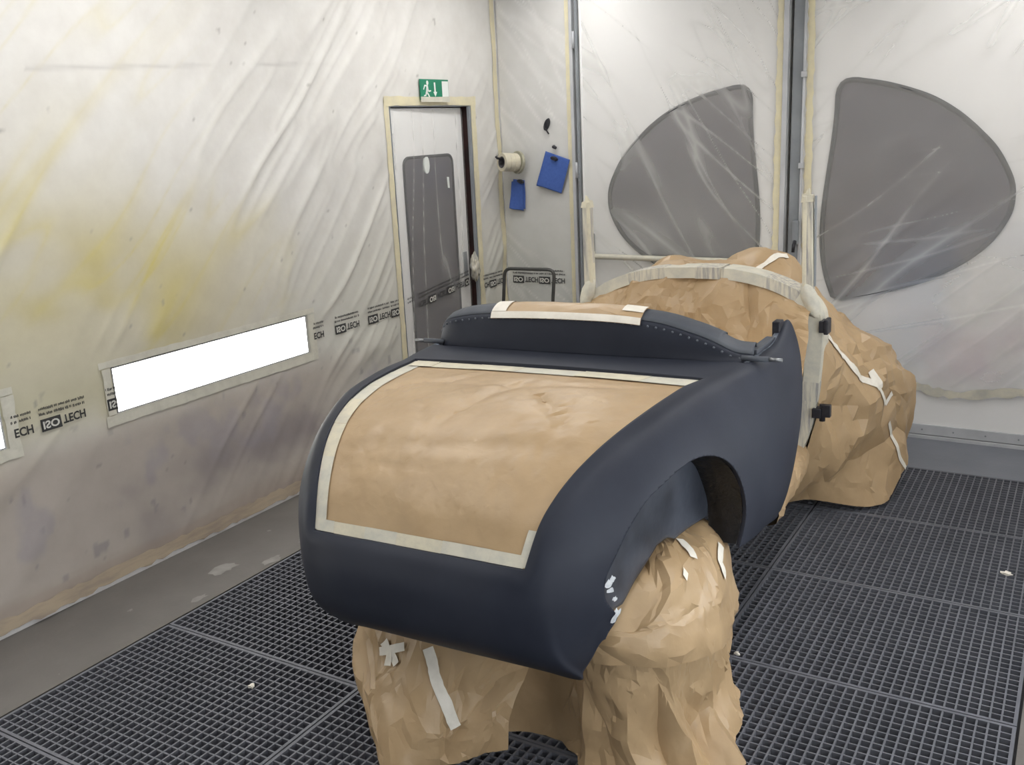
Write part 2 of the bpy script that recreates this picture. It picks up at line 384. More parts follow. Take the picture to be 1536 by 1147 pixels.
# ------------------------------------------------------------------ plastic film on the walls
def folds(a, b, th, seed, fr=9.0, al=.9, amp=.010):
    c, s = math.cos(th), math.sin(th); p = a*c+b*s; q = -a*s+b*c
    q = q+.10*(vnoise(p*1.7, q*1.7, seed+2)-.5)
    n = vnoise(q*fr, p*al, seed); n2 = vnoise(q*fr*1.6+7, p*al*1.4, seed+11)
    r = (1-np.abs(2*n-1))**4; r2 = (1-np.abs(2*n2-1))**4
    m = np.clip(fbm(a*1.1, b*1.1, seed+5)*2.4-.75, 0, 1)
    return amp*(r*m+.5*r2*m)+.005*fbm(a*2.5, b*2.5, seed+21, 3)
def smooth01(x, a, b):
    t = np.clip((x-a)/(b-a), 0, 1); return t*t*(3-2*t)
def dispL(a, b):
    a = np.asarray(a, float); b = np.asarray(b, float)
    h = folds(a, b, math.radians(47), 3, 8.5, .8, .016)
    k = np.ones_like(h)
    for y0, y1, z0, z1 in holes_L:
        d = np.hypot(np.maximum(np.maximum(y0-a, a-y1), 0), np.maximum(np.maximum(z0-b, b-z1), 0)); k = k*smooth01(d, .0, .18)
    band = 1-.75*np.exp(-((b-.84)/.10)**2)
    low = 1-.5*smooth01(.7-b, 0, .2)
    return .004+h*k*band*low
def dispB(a, b):
    a = np.asarray(a, float); b = np.asarray(b, float)
    hl = folds(a, b, math.radians(-52), 31, 8, .5, .007); hr = folds(a, b, math.radians(40), 47, 7, .5, .009)
    hs = folds(a, b, math.radians(80), 71, 6, .6, .004)
    w = smooth01(a, -1.56, -1.46); v = smooth01(a, -2.92, -2.86)
    e = smooth01(np.minimum(np.abs(a+1.5), np.abs(a+2.89)), .06, .18)
    return .016+e*(hs*(1-v)+v*(hl*(1-w)+hr*w))*(1-.7*np.exp(-((b-.84)/.1)**2)*(1-v))
posL = lambda a, b, h: np.stack([XW+h+0*a, a, b], -1)
posB = lambda a, b, h: np.stack([a, YB-h+0*a, b], -1)
def mixc(c, d, f): return c*(1-f[..., None])+np.array(d)*f[..., None]
def ridge(a, b, th, seed, fr, al, p=6):
    c, q = math.cos(th), math.sin(th); x = a*c+b*q; y = -a*q+b*c; y = y+.10*(vnoise(x*1.7, y*1.7, seed+2)-.5)
    return (1-np.abs(2*vnoise(y*fr, x*al, seed)-1))**p
def stainL(a, b):
    c = np.zeros(a.shape+(3,))+np.array((.80, .785, .75))
    rd = ridge(a, b, math.radians(47), 3, 8.5, .8, 5); r2 = ridge(a, b, math.radians(40), 303, 14, 1.3, 9)
    yl = np.exp(-((a-2.15)/.90)**2-((b-1.16)/.40)**2); f = fbm(a*1.6, b*2.4, 91)
    c = mixc(c, (.64, .555, .25), np.clip(yl*(.55+.9*smooth01(f, .3, .7)), 0, .92))
    c = mixc(c, (.72, .61, .16), np.clip(1.0*(rd+.6*r2)*np.exp(-((a-2.3)/1.0)**2-((b-1.2)/.5)**2)*smooth01(f, .25, .6), 0, .8))
    c = mixc(c, (.74, .66, .33), np.clip(.30*r2*smooth01(b, 1.0, 1.4)*smooth01(3.4-a, 0, .8), 0, .6))
    c = mixc(c, (.66, .62, .42), .70*np.exp(-((b-.86)/.12)**2)*smooth01(2.9-a, -.2, .5))
    c = mixc(c, (.69, .69, .60), .60*smooth01(a, 3.0, 4.2)*smooth01(1.7-b, 0, .9))
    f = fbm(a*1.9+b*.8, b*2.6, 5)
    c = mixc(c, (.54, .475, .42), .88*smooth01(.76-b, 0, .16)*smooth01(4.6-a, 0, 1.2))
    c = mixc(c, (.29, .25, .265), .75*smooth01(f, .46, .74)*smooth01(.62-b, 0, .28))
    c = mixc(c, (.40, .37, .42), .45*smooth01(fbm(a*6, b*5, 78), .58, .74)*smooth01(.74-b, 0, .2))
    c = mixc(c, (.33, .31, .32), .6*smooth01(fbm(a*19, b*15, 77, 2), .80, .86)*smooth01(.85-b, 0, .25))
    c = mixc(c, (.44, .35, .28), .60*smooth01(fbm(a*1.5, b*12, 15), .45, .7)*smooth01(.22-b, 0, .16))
    c = mixc(c, (.33, .31, .29), .6*smooth01(fbm(a*27, b*22, 177, 2), .885, .92))
    for y0, z0, y1, z1 in ((2.3, 2.13, 4.05, 2.20),):
        zz = z0+(z1-z0)*(a-y0)/(y1-y0); c = mixc(c, (.52, .50, .48), .55*np.exp(-((b-zz)/.008)**2)*((a > y0) & (a < y1))*smooth01(fbm(a*6, b*0, 8), .3, .55))
    return c
def stainB(a, b):
    c = np.zeros(a.shape+(3,))+np.array((.78, .775, .755))
    c = mixc(c, (.68, .70, .64), .6*smooth01(1.9-b, 0, 1.1)*smooth01(-1.0-a, 0, .4))
    r = smooth01(a, -1.45, -.7)*smooth01(1.35-b, -.1, .55)
    f = fbm(a*2.3, b*1.6, 33)
    c = mixc(c, (.42, .53, .70), .85*r*smooth01(f, .28, .55)*smooth01(b, .25, .6))
    c = mixc(c, (.60, .46, .53), .75*r*smooth01(fbm(a*2, b*2, 44), .45, .66)*smooth01(.85-b, 0, .3))
    c = mixc(c, (.66, .64, .64), .30*r)
    L_ = (a < -1.5)*1.0; R_ = 1-L_
    ln = L_*(ridge(a, b, math.radians(-50), 31, 7, .5, 18)+.9*ridge(a, b, math.radians(-40), 231, 9, .5, 20)+.7*ridge(a, b, math.radians(-62), 233, 8, .6, 20))+R_*(ridge(a, b, math.radians(38), 47, 6, .5, 18)+.9*ridge(a, b, math.radians(52), 247, 8, .5, 20)+.6*ridge(a, b, math.radians(12), 249, 9, .7, 20))
    al = .23+.30*np.clip(ln, 0, 1)*smooth01(fbm(a*1.3, b*1.3, 63), .22, .62)
    al = al+.12*r+(a < -2.89)*.5
    return np.concatenate([c, al[..., None]], -1)
def film_sheet(name, mat, pos, disp, stain, a0, a1, b0, b1, step, holes=(), bottom=None, parent=None):
    A = np.unique(np.round(np.concatenate([np.arange(a0, a1, step), [a1]]+[[x for x in h[:2] if a0 < x < a1] for h in holes]), 5))
    B = np.unique(np.round(np.concatenate([np.arange(b0, b1, step), [b1]]+[[x for x in h[2:] if b0 < x < b1] for h in holes]), 5))
    a, b = np.meshgrid(A, B, indexing='ij')
    if bottom is not None:
        lo = np.interp(a, *zip(*bottom)); b = lo+(b-b0)*(b1-lo)/(b1-b0)
    ca = (A[1:]+A[:-1])/2; cb = (B[1:]+B[:-1])/2; ca, cb = np.meshgrid(ca, cb, indexing='ij')
    mk = np.ones(ca.shape, bool)
    for h in holes: mk &= ~((ca > h[0]) & (ca < h[1]) & (cb > h[2]) & (cb < h[3]))
    mb = MB(); mb.grid(pos(a, b, disp(a, b)), mask=mk)
    return mb.build(name, mat, parent, smooth=True, fix=False, colors=stain(a, b).reshape(a.size, -1))
hl = [(y0-.002, y1+.002, z0-.002, z1+.002) for y0, y1, z0, z1 in holes_L[:3]]+[(DOOR_Y[0]-.02, DOOR_Y[1]+.02, -1, DOOR_TOP+.02)]
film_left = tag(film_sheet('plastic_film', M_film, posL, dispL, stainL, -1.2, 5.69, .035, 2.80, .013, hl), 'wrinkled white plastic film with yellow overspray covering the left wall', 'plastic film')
film_strip = tag(film_sheet('plastic_film', M_film, posB, dispB, stainB, -3.46, -2.93, .05, 2.80, .014), 'smooth white plastic film on the wall behind the tape roll and blue cloths', 'plastic film')
film_d2 = tag(film_sheet('plastic_film', M_film_win, posB, dispB, stainB, -2.845, -1.592, .28, 2.66, .0075), 'wrinkled plastic film over the booth door with the crash rail', 'plastic film')
BOT = [(-1.43, .40), (-.95, .36), (-.824, .305), (-.68, .268), (-.54, .258), (-.224, .307), (-.13, .31)]
film_d3 = tag(film_sheet('plastic_film', M_film_win, posB, dispB, stainB, -1.425, -.14, .26, 2.66, .0075, bottom=BOT), 'plastic film with blue and pink overspray over the booth door without rail', 'plastic film')

# ribbons of tape lying on the films --------------------------------
def ribbon(name, mat, pos, disp, pts, width, label=None, off=.003, parent=None, seed=0, ragged=.12, cat='tape', group=None):
    rg = np.random.RandomState(seed); P = np.array(pts, float)
    t = chord(P); n = max(3, int(t[-1]/.03)); Q = np.stack([np.interp(np.linspace(0, t[-1], n), t, P[:, i]) for i in (0, 1)], 1)
    T = np.gradient(Q, axis=0); T /= np.linalg.norm(T, axis=1)[:, None]; Nn = np.stack([-T[:, 1], T[:, 0]], 1)
    j1 = width*(.5+ragged*(rg.rand(n)-.5)); j2 = width*(.5+ragged*(rg.rand(n)-.5))
    rows = [Q+Nn*(f*np.where(f > 0, j1, j2))[:, None] for f in (-1.0, 0.0, 1.0)]
    a = np.stack([r[:, 0] for r in rows], 1); b = np.stack([r[:, 1] for r in rows], 1)
    o = MB().grid(pos(a, b, disp(a, b)+off)).build(name, mat, parent, smooth=True, fix=False)
    if parent is None: tag(o, label, cat, group)
    return o

TL = 'left wall'
ribbon('masking_tape', M_tape_yellow, posL, dispL, [(5.655, .06), (5.66, 1.2), (5.65, 2.78)], .050, 'yellowed masking tape running up the corner beside the exit door', seed=1)
ribbon('masking_tape', M_tape_yellow, posL, dispL, [(4.475, .04), (4.470, 2.03)], .048, 'cream masking tape down the hinge side of the exit door frame', seed=2)
ribbon('masking_tape', M_tape_yellow, posL, dispL, [(4.45, 2.012), (5.40, 2.012)], .052, 'cream masking tape across the top of the exit door frame', seed=3, off=.005)
ribbon('masking_tape', M_tape_yellow, posL, dispL, [(5.372, .04), (5.372, 1.99)], .052, 'cream masking tape down the handle side of the exit door frame', seed=4)
M_tan = tape_mat('tan_tape', (.50, .41, .30), (.38, .31, .25), (1, 1, 6), 5)
ribbon('masking_tape', M_tan, posL, dispL, [(-1.2, .048), (4.45, .052)], .060, 'tan tape fixing the film along the foot of the left wall', seed=5, ragged=.25)
M_lampborder = tape_mat('film_coloured_tape', (.66, .64, .55), (.58, .56, .48))
names = ['the light by the exit door', 'the second light from the exit door', 'the third light from the exit door']
for k, (y0, y1) in enumerate(LAMP_Y):
    e = tag(empty('tape_border', (0, 0, 0)), 'pale tape border on the film around '+names[k], 'tape')
    z0, z1 = LAMP_Z
    for i, pts in enumerate((((y0-.06, z0-.024), (y1+.06, z0-.024)), ((y0-.06, z1+.018), (y1+.06, z1+.018)), ((y0-.028, z0), (y0-.028, z1)), ((y1+.034, z0-.01), (y1+.034, z1)))):
        ribbon('tape_strip', M_lampborder, posL, dispL, pts, (.045, .03, .04, .05)[i], parent=e, off=.004+.001*(i > 1), seed=10+i+4*k)
ribbon('masking_tape', M_tape_yellow, posB, dispB, [(-2.945, .05), (-2.945, 2.78)], .028, 'cream masking tape beside the hinge post of the railed booth door', seed=31)
ribbon('masking_tape', M_tape_yellow, posB, dispB, [(-1.598, .25), (-1.594, 1.2), (-1.592, 2.68)], .040, 'yellowed masking tape along the meeting edge of the railed booth door', seed=32, ragged=.3)
ribbon('masking_tape', M_tape_yellow, posB, dispB, [(-1.422, .30), (-1.418, 1.2), (-1.424, 2.68)], .040, 'yellowed masking tape along the meeting edge of the door without rail', seed=33, ragged=.3)
ribbon('masking_tape', M_tape_pale, posB, dispB, [(x, z+.016) for x, z in BOT], .045, 'greyish tape along the sagging lower edge of the overspray film', seed=34, ragged=.4)

# ------------------------------------------------------------------ booth doors with windows
WIN = [(-1.271, 1.90), (-1.266, 1.955), (-1.239, 1.995), (-1.19, 2.004), (-1.126, 1.994), (-1.02, 1.972), (-.90, 1.935), (-.781, 1.886), (-.66, 1.81), (-.543, 1.707), (-.46, 1.615), (-.403, 1.52), (-.369, 1.44), (-.360, 1.375), (-.366, 1.30), (-.39, 1.236), (-.448, 1.14), (-.529, 1.058), (-.65, .975), (-.789, .905), (-.93, .855), (-1.07, .815), (-1.15, .798), (-1.21, .788), (-1.252, .798), (-1.270, .84)]
def booth_door(n, mirror):
    f = (lambda x: -3.034-x) if mirror else (lambda x: x)
    d = tag(empty('door_%d' % n, (0, YB, 0)), kind='structure')
    x0, x1 = (-2.870, -1.545) if mirror else (-1.462, -.14)
    MB().box(x0, x1, 0, .05, .045, 2.69).build('leaf', M_wall, d, bevel=.002)
    loop = spl([(f(x), 0, z) for x, z in WIN+[WIN[0]]], 120)[:-1]
    if mirror: loop = loop[::-1]
    MB().prism([(p[0], -.004, p[2]) for p in loop], [(p[0], -.0005, p[2]) for p in loop]).build('window_pane', M_glass, d)
    MB().tube(np.array([(p[0], -.005, p[2]) for p in list(loop)+[loop[0]]]), .014, 8, False).build('window_gasket', M_rubber, d, smooth=True)
    MB().box(x0+.01, x1-.01, -.012, 0, .020, .080).build('bottom_rail', M_lightsteel, d, bevel=.003)
    k = 0
    for i in range(8):
        x = x0+.08+i*.165
        MB().tube([(x, -.012, .05), (x, -.016, .05)], .005, 8).build('screw', M_greysteel, d)
    return d
d2 = booth_door(2, True); d3 = booth_door(3, False)
MB().box(-1.575, -1.545, -.030, -.0005, .05, 2.69).build('edge_strip', M_lightsteel, d2, bevel=.003)
MB().box(-1.590, -1.556, -.058, -.031, .93, 1.03).build('latch_case', M_greysteel, d2, bevel=.006)
MB().box(-1.556, -1.535, -.052, -.034, .965, .99).build('latch_bolt', M_lightsteel, d2, bevel=.002)
# crash rail on the railed door
rail = MB(); rail.tube([(-2.79, -.020, 1.012), (-2.79, -.05, 1.0), (-2.775, -.062, .998), (-2.4, -.064, .996), (-1.75, -.064, .993), (-1.72, -.055, .993), (-1.71, -.02, .993)], .018, 10)
rail.build('crash_rail', M_tape_pale, d2, smooth=True)
MB().box(-2.826, -2.79, -.045, -.0005, 1.01, 1.14).build('rail_bracket', M_greysteel, d2, bevel=.003)
# centre post and locking rod on the other door
MB().box(-1.523, -1.466, -.012, .04, .05, 2.69).build('meeting_post', M_greysteel, d3, bevel=.002)
rod = MB().tube([(-1.452, -.032, .10), (-1.452, -.032, 2.66)], .008, 8).build('locking_rod', M_lightsteel, d3, smooth=True)
for z in (.6, 1.55, 2.05): MB().box(-1.468, -1.438, -.044, -.0005, z-.016, z+.016).build('rod_guide', M_lightsteel, d3, bevel=.003)
MB().box(-1.490, -1.452, -.060, -.0125, 1.10, 1.24).build('lock_case', M_greysteel, d3, bevel=.006)
MB().tube([(-1.470, -.06, 1.12), (-1.470, -.085, 1.10), (-1.472, -.085, 1.06)], .010, 8).build('lock_lever', M_black, d3, smooth=True)
MB().tube([(-1.375, -.03, 1.30), (-1.375, -.07, 1.285), (-1.375, -.075, 1.20), (-1.375, -.03, 1.175)], .010, 8).build('pull_handle', M_greysteel, d3, smooth=True)
hp = tag(empty('trim_1', (0, YB, 0)), kind='structure')
MB().box(-2.925, -2.904, -.034, -.0005, .02, 2.8).build('hinge_post', M_lightsteel, hp, bevel=.002)
MB().box(-2.890, -2.874, -.024, -.0005, .02, 2.8).build('door_stop', M_greysteel, hp, bevel=.002)
for z in (.45, 1.55, 2.35): MB().tube([(-2.897, -.030, z-.05), (-2.897, -.030, z+.05)], .009, 8).build('hinge_knuckle', M_lightsteel, hp, smooth=True)
tag(MB().box(-3.46, XR-.02, YB-.03, YB-.0125, .0, .018).build('trim_2', M_lightsteel), kind='structure')

# ------------------------------------------------------------------ exit door, slightly ajar
TH = math.radians(2.2)
d1 = tag(empty('door_1', mat=Matrix.Translation((XW-.012, DOOR_Y[0]+.008, 0)) @ Matrix.Rotation(TH, 4, 'Z')), kind='structure')
DL = .788
MB().box(-.042, 0, 0, DL, .012, DOOR_TOP-.012).build('leaf', M_wall, d1, bevel=.003)
wl = []
for (cy, cz, a0) in ((.105+.05, 1.69-.05, 90), (.642-.05, 1.69-.05, 0), (.642-.05, .25+.05, -90), (.105+.05, .25+.05, -180)):
    for t in np.linspace(a0+90, a0, 7) if False else np.linspace(a0, a0+90, 7)[::-1]:
        wl.append((cy+.05*math.cos(math.radians(t)), cz+.05*math.sin(math.radians(t))))
MB().prism([(.0005, y, z) for y, z in wl], [(.004, y, z) for y, z in wl]).build('window_pane', M_glass, d1)
MB().tube(np.array([(.005, y, z) for y, z in wl+[wl[0]]]), .008, 8, False).build('window_gasket', M_rubber, d1, smooth=True)
ov = [(.342+.030*math.cos(t), 1.640+.052*math.sin(t)) for t in np.linspace(0, 2*math.pi, 28, endpoint=False)]
MB().prism([(.0042, y, z) for y, z in ov], [(.012, y, z) for y, z in ov]).build('oval_vent', M_signwhite, d1)
MB().add([(.014, .555, 1.555), (.014, .580, 1.552), (.014, .583, 1.485), (.014, .560, 1.487)], [(0, 1, 2, 3)]).build('paper_sticker', M_signwhite, d1, fix=False)
MB().box(-.002, .006, DL-.07, DL-.03, .90, 1.06).build('lock_plate', M_greysteel, d1)
film_door = film_sheet('film_cover', M_film_win, lambda a, b, h: np.stack([h+0*a, a, b], -1),
    lambda a, b: .013+.010*smooth01(np.minimum(np.minimum(a, DL-a), np.minimum(b-.02, 1.97-b)), 0, .15)*(folds(a, b, math.radians(84), 55, 8, .5, .6)+.25*vnoise(a*7, b*5, 3)),
    lambda a, b: np.concatenate([np.zeros(a.shape+(3,))+np.array((.74, .745, .72)), (.17+.22*ridge(a, b, math.radians(86), 55, 8, .5, 18))[..., None]], -1), .006, DL-.006, .02, 1.965, .009, parent=d1)
film_door['label'] = 'thin plastic film over the exit door leaf'
# crumpled film bunched at the latch
n1, n2 = 26, 34
uu, vv = np.meshgrid(np.linspace(0, 2*math.pi, n1, endpoint=False), np.linspace(.02, math.pi-.02, n2), indexing='ij')
rr = 1+.55*(worley(uu*1.9, vv*2.2, 4)[0]-.5)+.3*(vnoise(uu*3, vv*3, 8)-.5)
P = np.stack([.026*rr*np.sin(vv)*np.cos(uu), .040*rr*np.sin(vv)*np.sin(uu), .085*rr*np.cos(vv)], -1)+np.array([XW+.040, 5.245, .965])
tag(MB().grid(P, close_u=True).build('film_bunch', M_tape_old, smooth=True), 'greyish bunch of crumpled film and tape over the exit door latch', 'plastic film')
fr = tag(empty('trim_3'), kind='structure')
y0, y1 = DOOR_Y
for nm, q in (('jamb', (XW-.10, XW+.004, y0+.0005, y0+.006, 0, DOOR_TOP-.006)), ('jamb', (XW-.004, XW+.012, y1-.022, y1-.0005, 0, DOOR_TOP-.006)), ('head', (XW-.10, XW+.004, y0, y1, DOOR_TOP-.006, DOOR_TOP-.0005))):
    MB().box(*q).build(nm, M_greysteel, fr)
MB().box(XW-.10, XW-.005, y1-.008, y1-.0005, 0, DOOR_TOP-.006).build('dark_reveal', M_dark_gap, fr)

# ------------------------------------------------------------------ print on the film
def text_tris(s, bold=.018):
    cu = bpy.data.curves.new('t', 'FONT'); cu.body = s; cu.offset = bold; cu.resolution_u = 3
    o = bpy.data.objects.new('t', cu); col.objects.link(o); dg = bpy.context.evaluated_depsgraph_get()
    me = bpy.data.meshes.new_from_object(o.evaluated_get(dg)); V = np.array([v.co[:2] for v in me.vertices]); Fc = [tuple(p.vertices) for p in me.polygons]
    bpy.data.objects.remove(o); bpy.data.curves.remove(cu); bpy.data.meshes.remove(me)
    V -= V.min(0); V /= V.max(0); return V, Fc
T_ISO = text_tris('ISO', .03); T_TECH = text_tris('TECH', .03)
def print_mark(parent, pos, disp, a0, b0, mode='flip', lo=-9, hi=9, what='btl', tilt=0, off=.0055, seed=0):
    """one repeat of the printed band; mode flip = mirrored top to bottom, turn = upside down"""
    rg = np.random.RandomState(seed); mb = MB()
    def put(V, Fc, mi, up):
        V = np.array(V, float)
        if mode == 'turn': V = np.stack([.200-V[:, 0], V[:, 1]], 1)
        a = a0+V[:, 0]; b = b0+V[:, 1]+tilt*V[:, 0]
        keep = [f for f in Fc if all(lo <= a[i] <= hi for i in f)]
        if keep: mb.add(pos(a, b, disp(a, b)+off+up).reshape(-1, 3), keep, mi)
    def strip(x0, x1, y0, y1, mi, up):
        n = max(2, int((x1-x0)/.008)+1); X = np.linspace(x0, x1, n)
        put([(x, y) for x in X for y in (y0, y1)], [(2*i, 2*i+2, 2*i+3, 2*i+1) for i in range(n-1)], mi, up)
    if 'b' in what:
        strip(0, .088, 0, .050, 0, 0)
        V, Fc = T_ISO; put(np.stack([.008+V[:, 0]*.072, .009+(1-V[:, 1])*.032], 1), Fc, 1, .0018)
    if 't' in what:
        V, Fc = T_TECH; put(np.stack([.096+V[:, 0]*.104, .008+(1-V[:, 1])*.036], 1), Fc, 0, 0)
    if 'l' in what:
        for row in range(2):
            x = .0
            while x < .20:
                w = rg.uniform(.002, .0045)
                if rg.rand() > .14: strip(x, min(x+w, .205), .066+row*.022+rg.choice([0, 0, -.002]), .066+row*.022+rg.uniform(.007, .011), 0, 0)
                x += w+.0014
    o = mb.build('printed_mark', [M_print, M_print_pale], parent, fix=False); o['label'] = 'black maker print on the film'; o['kind'] = 'stuff'
    return o
for a0, lo, hi, w in ((1.885, 2.0, 9, 'tl'), (2.118, -9, 9, 'btl'), (2.425, -9, 2.475, 'btl'), (3.58, 3.70, 9, 'btl'), (3.872, -9, 9, 'btl'), (4.155, -9, 9, 'btl'), (4.365, -9, 4.447, 'btl'), (5.25, 5.385, 9, 'btl'), (5.455, -9, 5.63, 'btl')):
    print_mark(film_left, posL, dispL, a0, .788 if a0 > 3 else .757, 'flip', lo, hi, w, seed=int(a0*100))
for a0, hi, w in ((-3.418, 9, 'btl'), (-3.212, 9, 'btl')): print_mark(film_strip, posB, dispB, a0, .793, 'flip', -9, hi, w, seed=int(-a0*100), off=.0045)
dposD = lambda a, b, h: np.stack([h+0*a, a, b], -1)
for a0, hi, w in ((.02, .095, 'bl'), (.135, 9, 'btl'), (.355, 9, 'btl'), (.57, .74, 'btl')):
    print_mark(d1, dposD, lambda a, b: .0215+0*a, a0, .775+.09*a0, 'turn', -9, hi, w, tilt=.09, off=.001, seed=int(a0*100)+5)

# ------------------------------------------------------------------ exit sign
sg = tag(empty('exit_sign', (XW, 4.79, 2.018)), 'green and white emergency exit sign with running man above the door', 'sign')
def S(mb, outline, h0, h1, mi=0): mb.prism([(h0, a, b) for a, b in outline], [(h1, a, b) for a, b in outline], mi); return mb
S(MB(), [(0, 0), (.292, 0), (.292, .118), (0, .118)], .016, .024).build('panel', M_green, sg, bevel=.001)
S(MB(), [(.222, .004), (.288, .004), (.288, .108), (.222, .108)], .0242, .0252).build('white_door', M_signwhite, sg)
S(MB(), [(.138, .100), (.152, .100), (.154, .046), (.167, .046), (.148, .018), (.128, .046), (.140, .046)], .0242, .0252).build('arrow', M_signwhite, sg)
man = MB()
S(man, [(.071+.011*math.cos(t), .097+.013*math.sin(t)) for t in np.linspace(0, 2*math.pi, 14, endpoint=False)], .0242, .0252)
S(man, [(.060, .084), (.074, .085), (.080, .060), (.066, .040), (.052, .042), (.058, .062)], .0242, .0252)
S(man, [(.062, .085), (.040, .086), (.026, .060), (.033, .057), (.045, .077), (.060, .076)], .0242, .0252)
S(man, [(.073, .072), (.084, .054), (.104, .056), (.104, .048), (.080, .045), (.068, .062)], .0242, .0252)
S(man, [(.066, .046), (.080, .034), (.094, .014), (.086, .010), (.070, .028), (.056, .040)], .0242, .0252)
S(man, [(.052, .046), (.064, .042), (.052, .022), (.030, .020), (.030, .027), (.046, .029)], .0242, .0252)
man.build('running_man', M_signwhite, sg)
S(MB(), [(-.004, -.012), (.296, -.014), (.297, .020), (.15, .016), (-.003, .018)], .0256, .0262).build('tape_strip', M_tape_pale, sg)

# ------------------------------------------------------------------ things pinned to the wall strip
def yb(h): return YB-h
H0 = .034
mb = MB()
e = tag(empty('tape_roll', (-3.300, yb(.058), 1.610)), 'roll of cream masking tape hung on a wall hook', 'tape roll')
ang = np.linspace(0, 2*math.pi, 40, endpoint=False)
axis = np.array([-.42, -.90, .06]); axis /= np.linalg.norm(axis); u1 = np.cross(axis, (0, 0, 1)); u1 /= np.linalg.norm(u1); u2 = np.cross(u1, axis)
def ring(r, h): return np.array([axis*h+u1*r*math.cos(t)+u2*r*math.sin(t) for t in ang])
for k, (h0, h1) in enumerate(((.035, .072), (.073, .108), (.109, .150))):
    Q = np.array([ring(.038, h0), ring(.058, h0), ring(.060, h0+.004), ring(.060, h1-.004), ring(.058, h1), ring(.038, h1)])
    MB().grid(np.swapaxes(Q, 0, 1), close_u=True).build('tape_band', M_tape, e)
MB().grid(np.swapaxes(np.array([ring(.0375, .03), ring(.0375, .152), ring(.034, .152), ring(.034, .03)]), 0, 1), close_u=True).build('core', M_cardboard, e)
MB().prism(ring(.074, .012), ring(.074, .030)).build('backing_disc', tape_mat('olive_tape', (.38, .37, .28), (.32, .31, .24)), e)
MB().tube([axis*.0+u2*.02, axis*.16+u2*.022, axis*.185+u2*.026, axis*.195+u2*.036], .008, 8).build('hook', M_black, e, smooth=True)
def cloth(name, label, corners, seed, magnet, loops):
    C = np.array(corners, float); n = 26
    u, v = np.meshgrid(np.linspace(0, 1, n), np.linspace(0, 1, n), indexing='ij')
    a = (1-u)*(1-v)*C[0, 0]+u*(1-v)*C[1, 0]+u*v*C[2, 0]+(1-u)*v*C[3, 0]; b = (1-u)*(1-v)*C[0, 1]+u*(1-v)*C[1, 1]+u*v*C[2, 1]+(1-u)*v*C[3, 1]
    e = tag(empty(name, (C[:, 0].mean(), yb(H0), C[:, 1].min())), label, 'cloth', None)
    o3 = np.array(e.location)
    for k in range(loops):
        h = H0+.006+.009*k+.016*vnoise(u*2.1+k, v*2.3, seed+k)*v+.006*np.sin(u*5+k)*v
        da = (k*.012)*np.array([1, -1])[k % 2]
        P = np.stack([a+da*.7, YB-h, b-.014*k*(1-.3*u)+.01*(vnoise(u*3, v*0, seed+9)-.5)*v], -1)-o3
        MB().grid(P).build('cloth_fold', M_blue, e, smooth=True, thick=.0015)
    mg = np.array([magnet[0], YB-H0-.03, magnet[1]])-o3
    t = np.linspace(0, 2*math.pi, 18, endpoint=False)
    MB().prism([mg+np.array([.026*math.cos(q), .012, .014*math.sin(q)-.006*math.cos(q)]) for q in t], [mg+np.array([.022*math.cos(q), -.006, .011*math.sin(q)-.006*math.cos(q)]) for q in t]).build('magnet', M_black, e)
cloth('blue_cloth', 'wide blue paper cloth held to the wall film by a black magnet', [(-3.115, 1.677), (-2.938, 1.617), (-3.010, 1.398), (-3.190, 1.461)], 3, (-3.045, 1.628), 1)
cloth('blue_cloth', 'narrow folded blue cloth hanging below the tape roll', [(-3.372, 1.500), (-3.285, 1.492), (-3.283, 1.300), (-3.390, 1.318)], 12, (-3.305, 1.485), 2)
t = np.linspace(0, 2*math.pi, 20, endpoint=False)
mb = MB(); mb.prism([(-3.105+.020*math.cos(q)+.012*math.sin(q), yb(.026), 1.845+.040*math.sin(q)) for q in t], [(-3.105+.017*math.cos(q)+.011*math.sin(q), yb(.040), 1.845+.036*math.sin(q)) for q in t])
mb.tube([(-3.112, yb(.045), 1.85), (-3.112, yb(.05), 1.83), (-3.098, yb(.04), 1.80), (-3.094, yb(.03), 1.785)], .005, 6)
tag(mb.build('cable_clip', M_black), 'black oval clip stuck to the wall above the blue cloths', 'clip')
tag(MB().tube([(-3.060, yb(.024), 1.705), (-3.052, yb(.05), 1.702), (-3.030, yb(.055), 1.695)], .010, 8).build('wall_hook', M_black, smooth=True), 'small empty black hook above the wide blue cloth', 'hook')

# ------------------------------------------------------------------ tubular trestle by the far corner
M_darktube = simple('dark_painted_tube', (.085, .085, .08), (.06, .06, .058), 20, .5)
tr = tag(empty('trestle', (-3.10, 5.32, 0)), 'dark bent-tube trestle standing in the corner beside the exit door', 'trestle')
def bend(pts, r=.04, n=6):
    P = [np.array(p, float) for p in pts]; out = [P[0]]
    for a, b, c in zip(P[:-2], P[1:-1], P[2:]):
        u = (a-b)/np.linalg.norm(a-b); v = (c-b)/np.linalg.norm(c-b)
        for t in np.linspace(0, 1, n): out.append((1-t)**2*(b+u*r)+2*t*(1-t)*b+t*t*(b+v*r))
    return out+[P[-1]]
MB().tube(bend([(-.26, .02, .012), (-.165, 0, .948), (.205, 0, .953), (.11, .02, .012)], .05), .011, 10).build('hoop', M_darktube, tr, smooth=True)
MB().tube(bend([(-.26, -.35, .012), (-.17, -.03, .915), (.20, -.03, .92), (.11, -.35, .012)], .05), .011, 10).build('rear_hoop', M_darktube, tr, smooth=True) if False else None
for z in (.25,): MB().tube([(-.235, .015, z), (.135, .015, z)], .009, 8).build('cross_bar', M_darktube, tr, smooth=True)
for x in (-.26, .11): MB().tube([(x, -.20, .012), (x, .22, .012)], .011, 8).build('foot', M_darktube, tr, smooth=True)

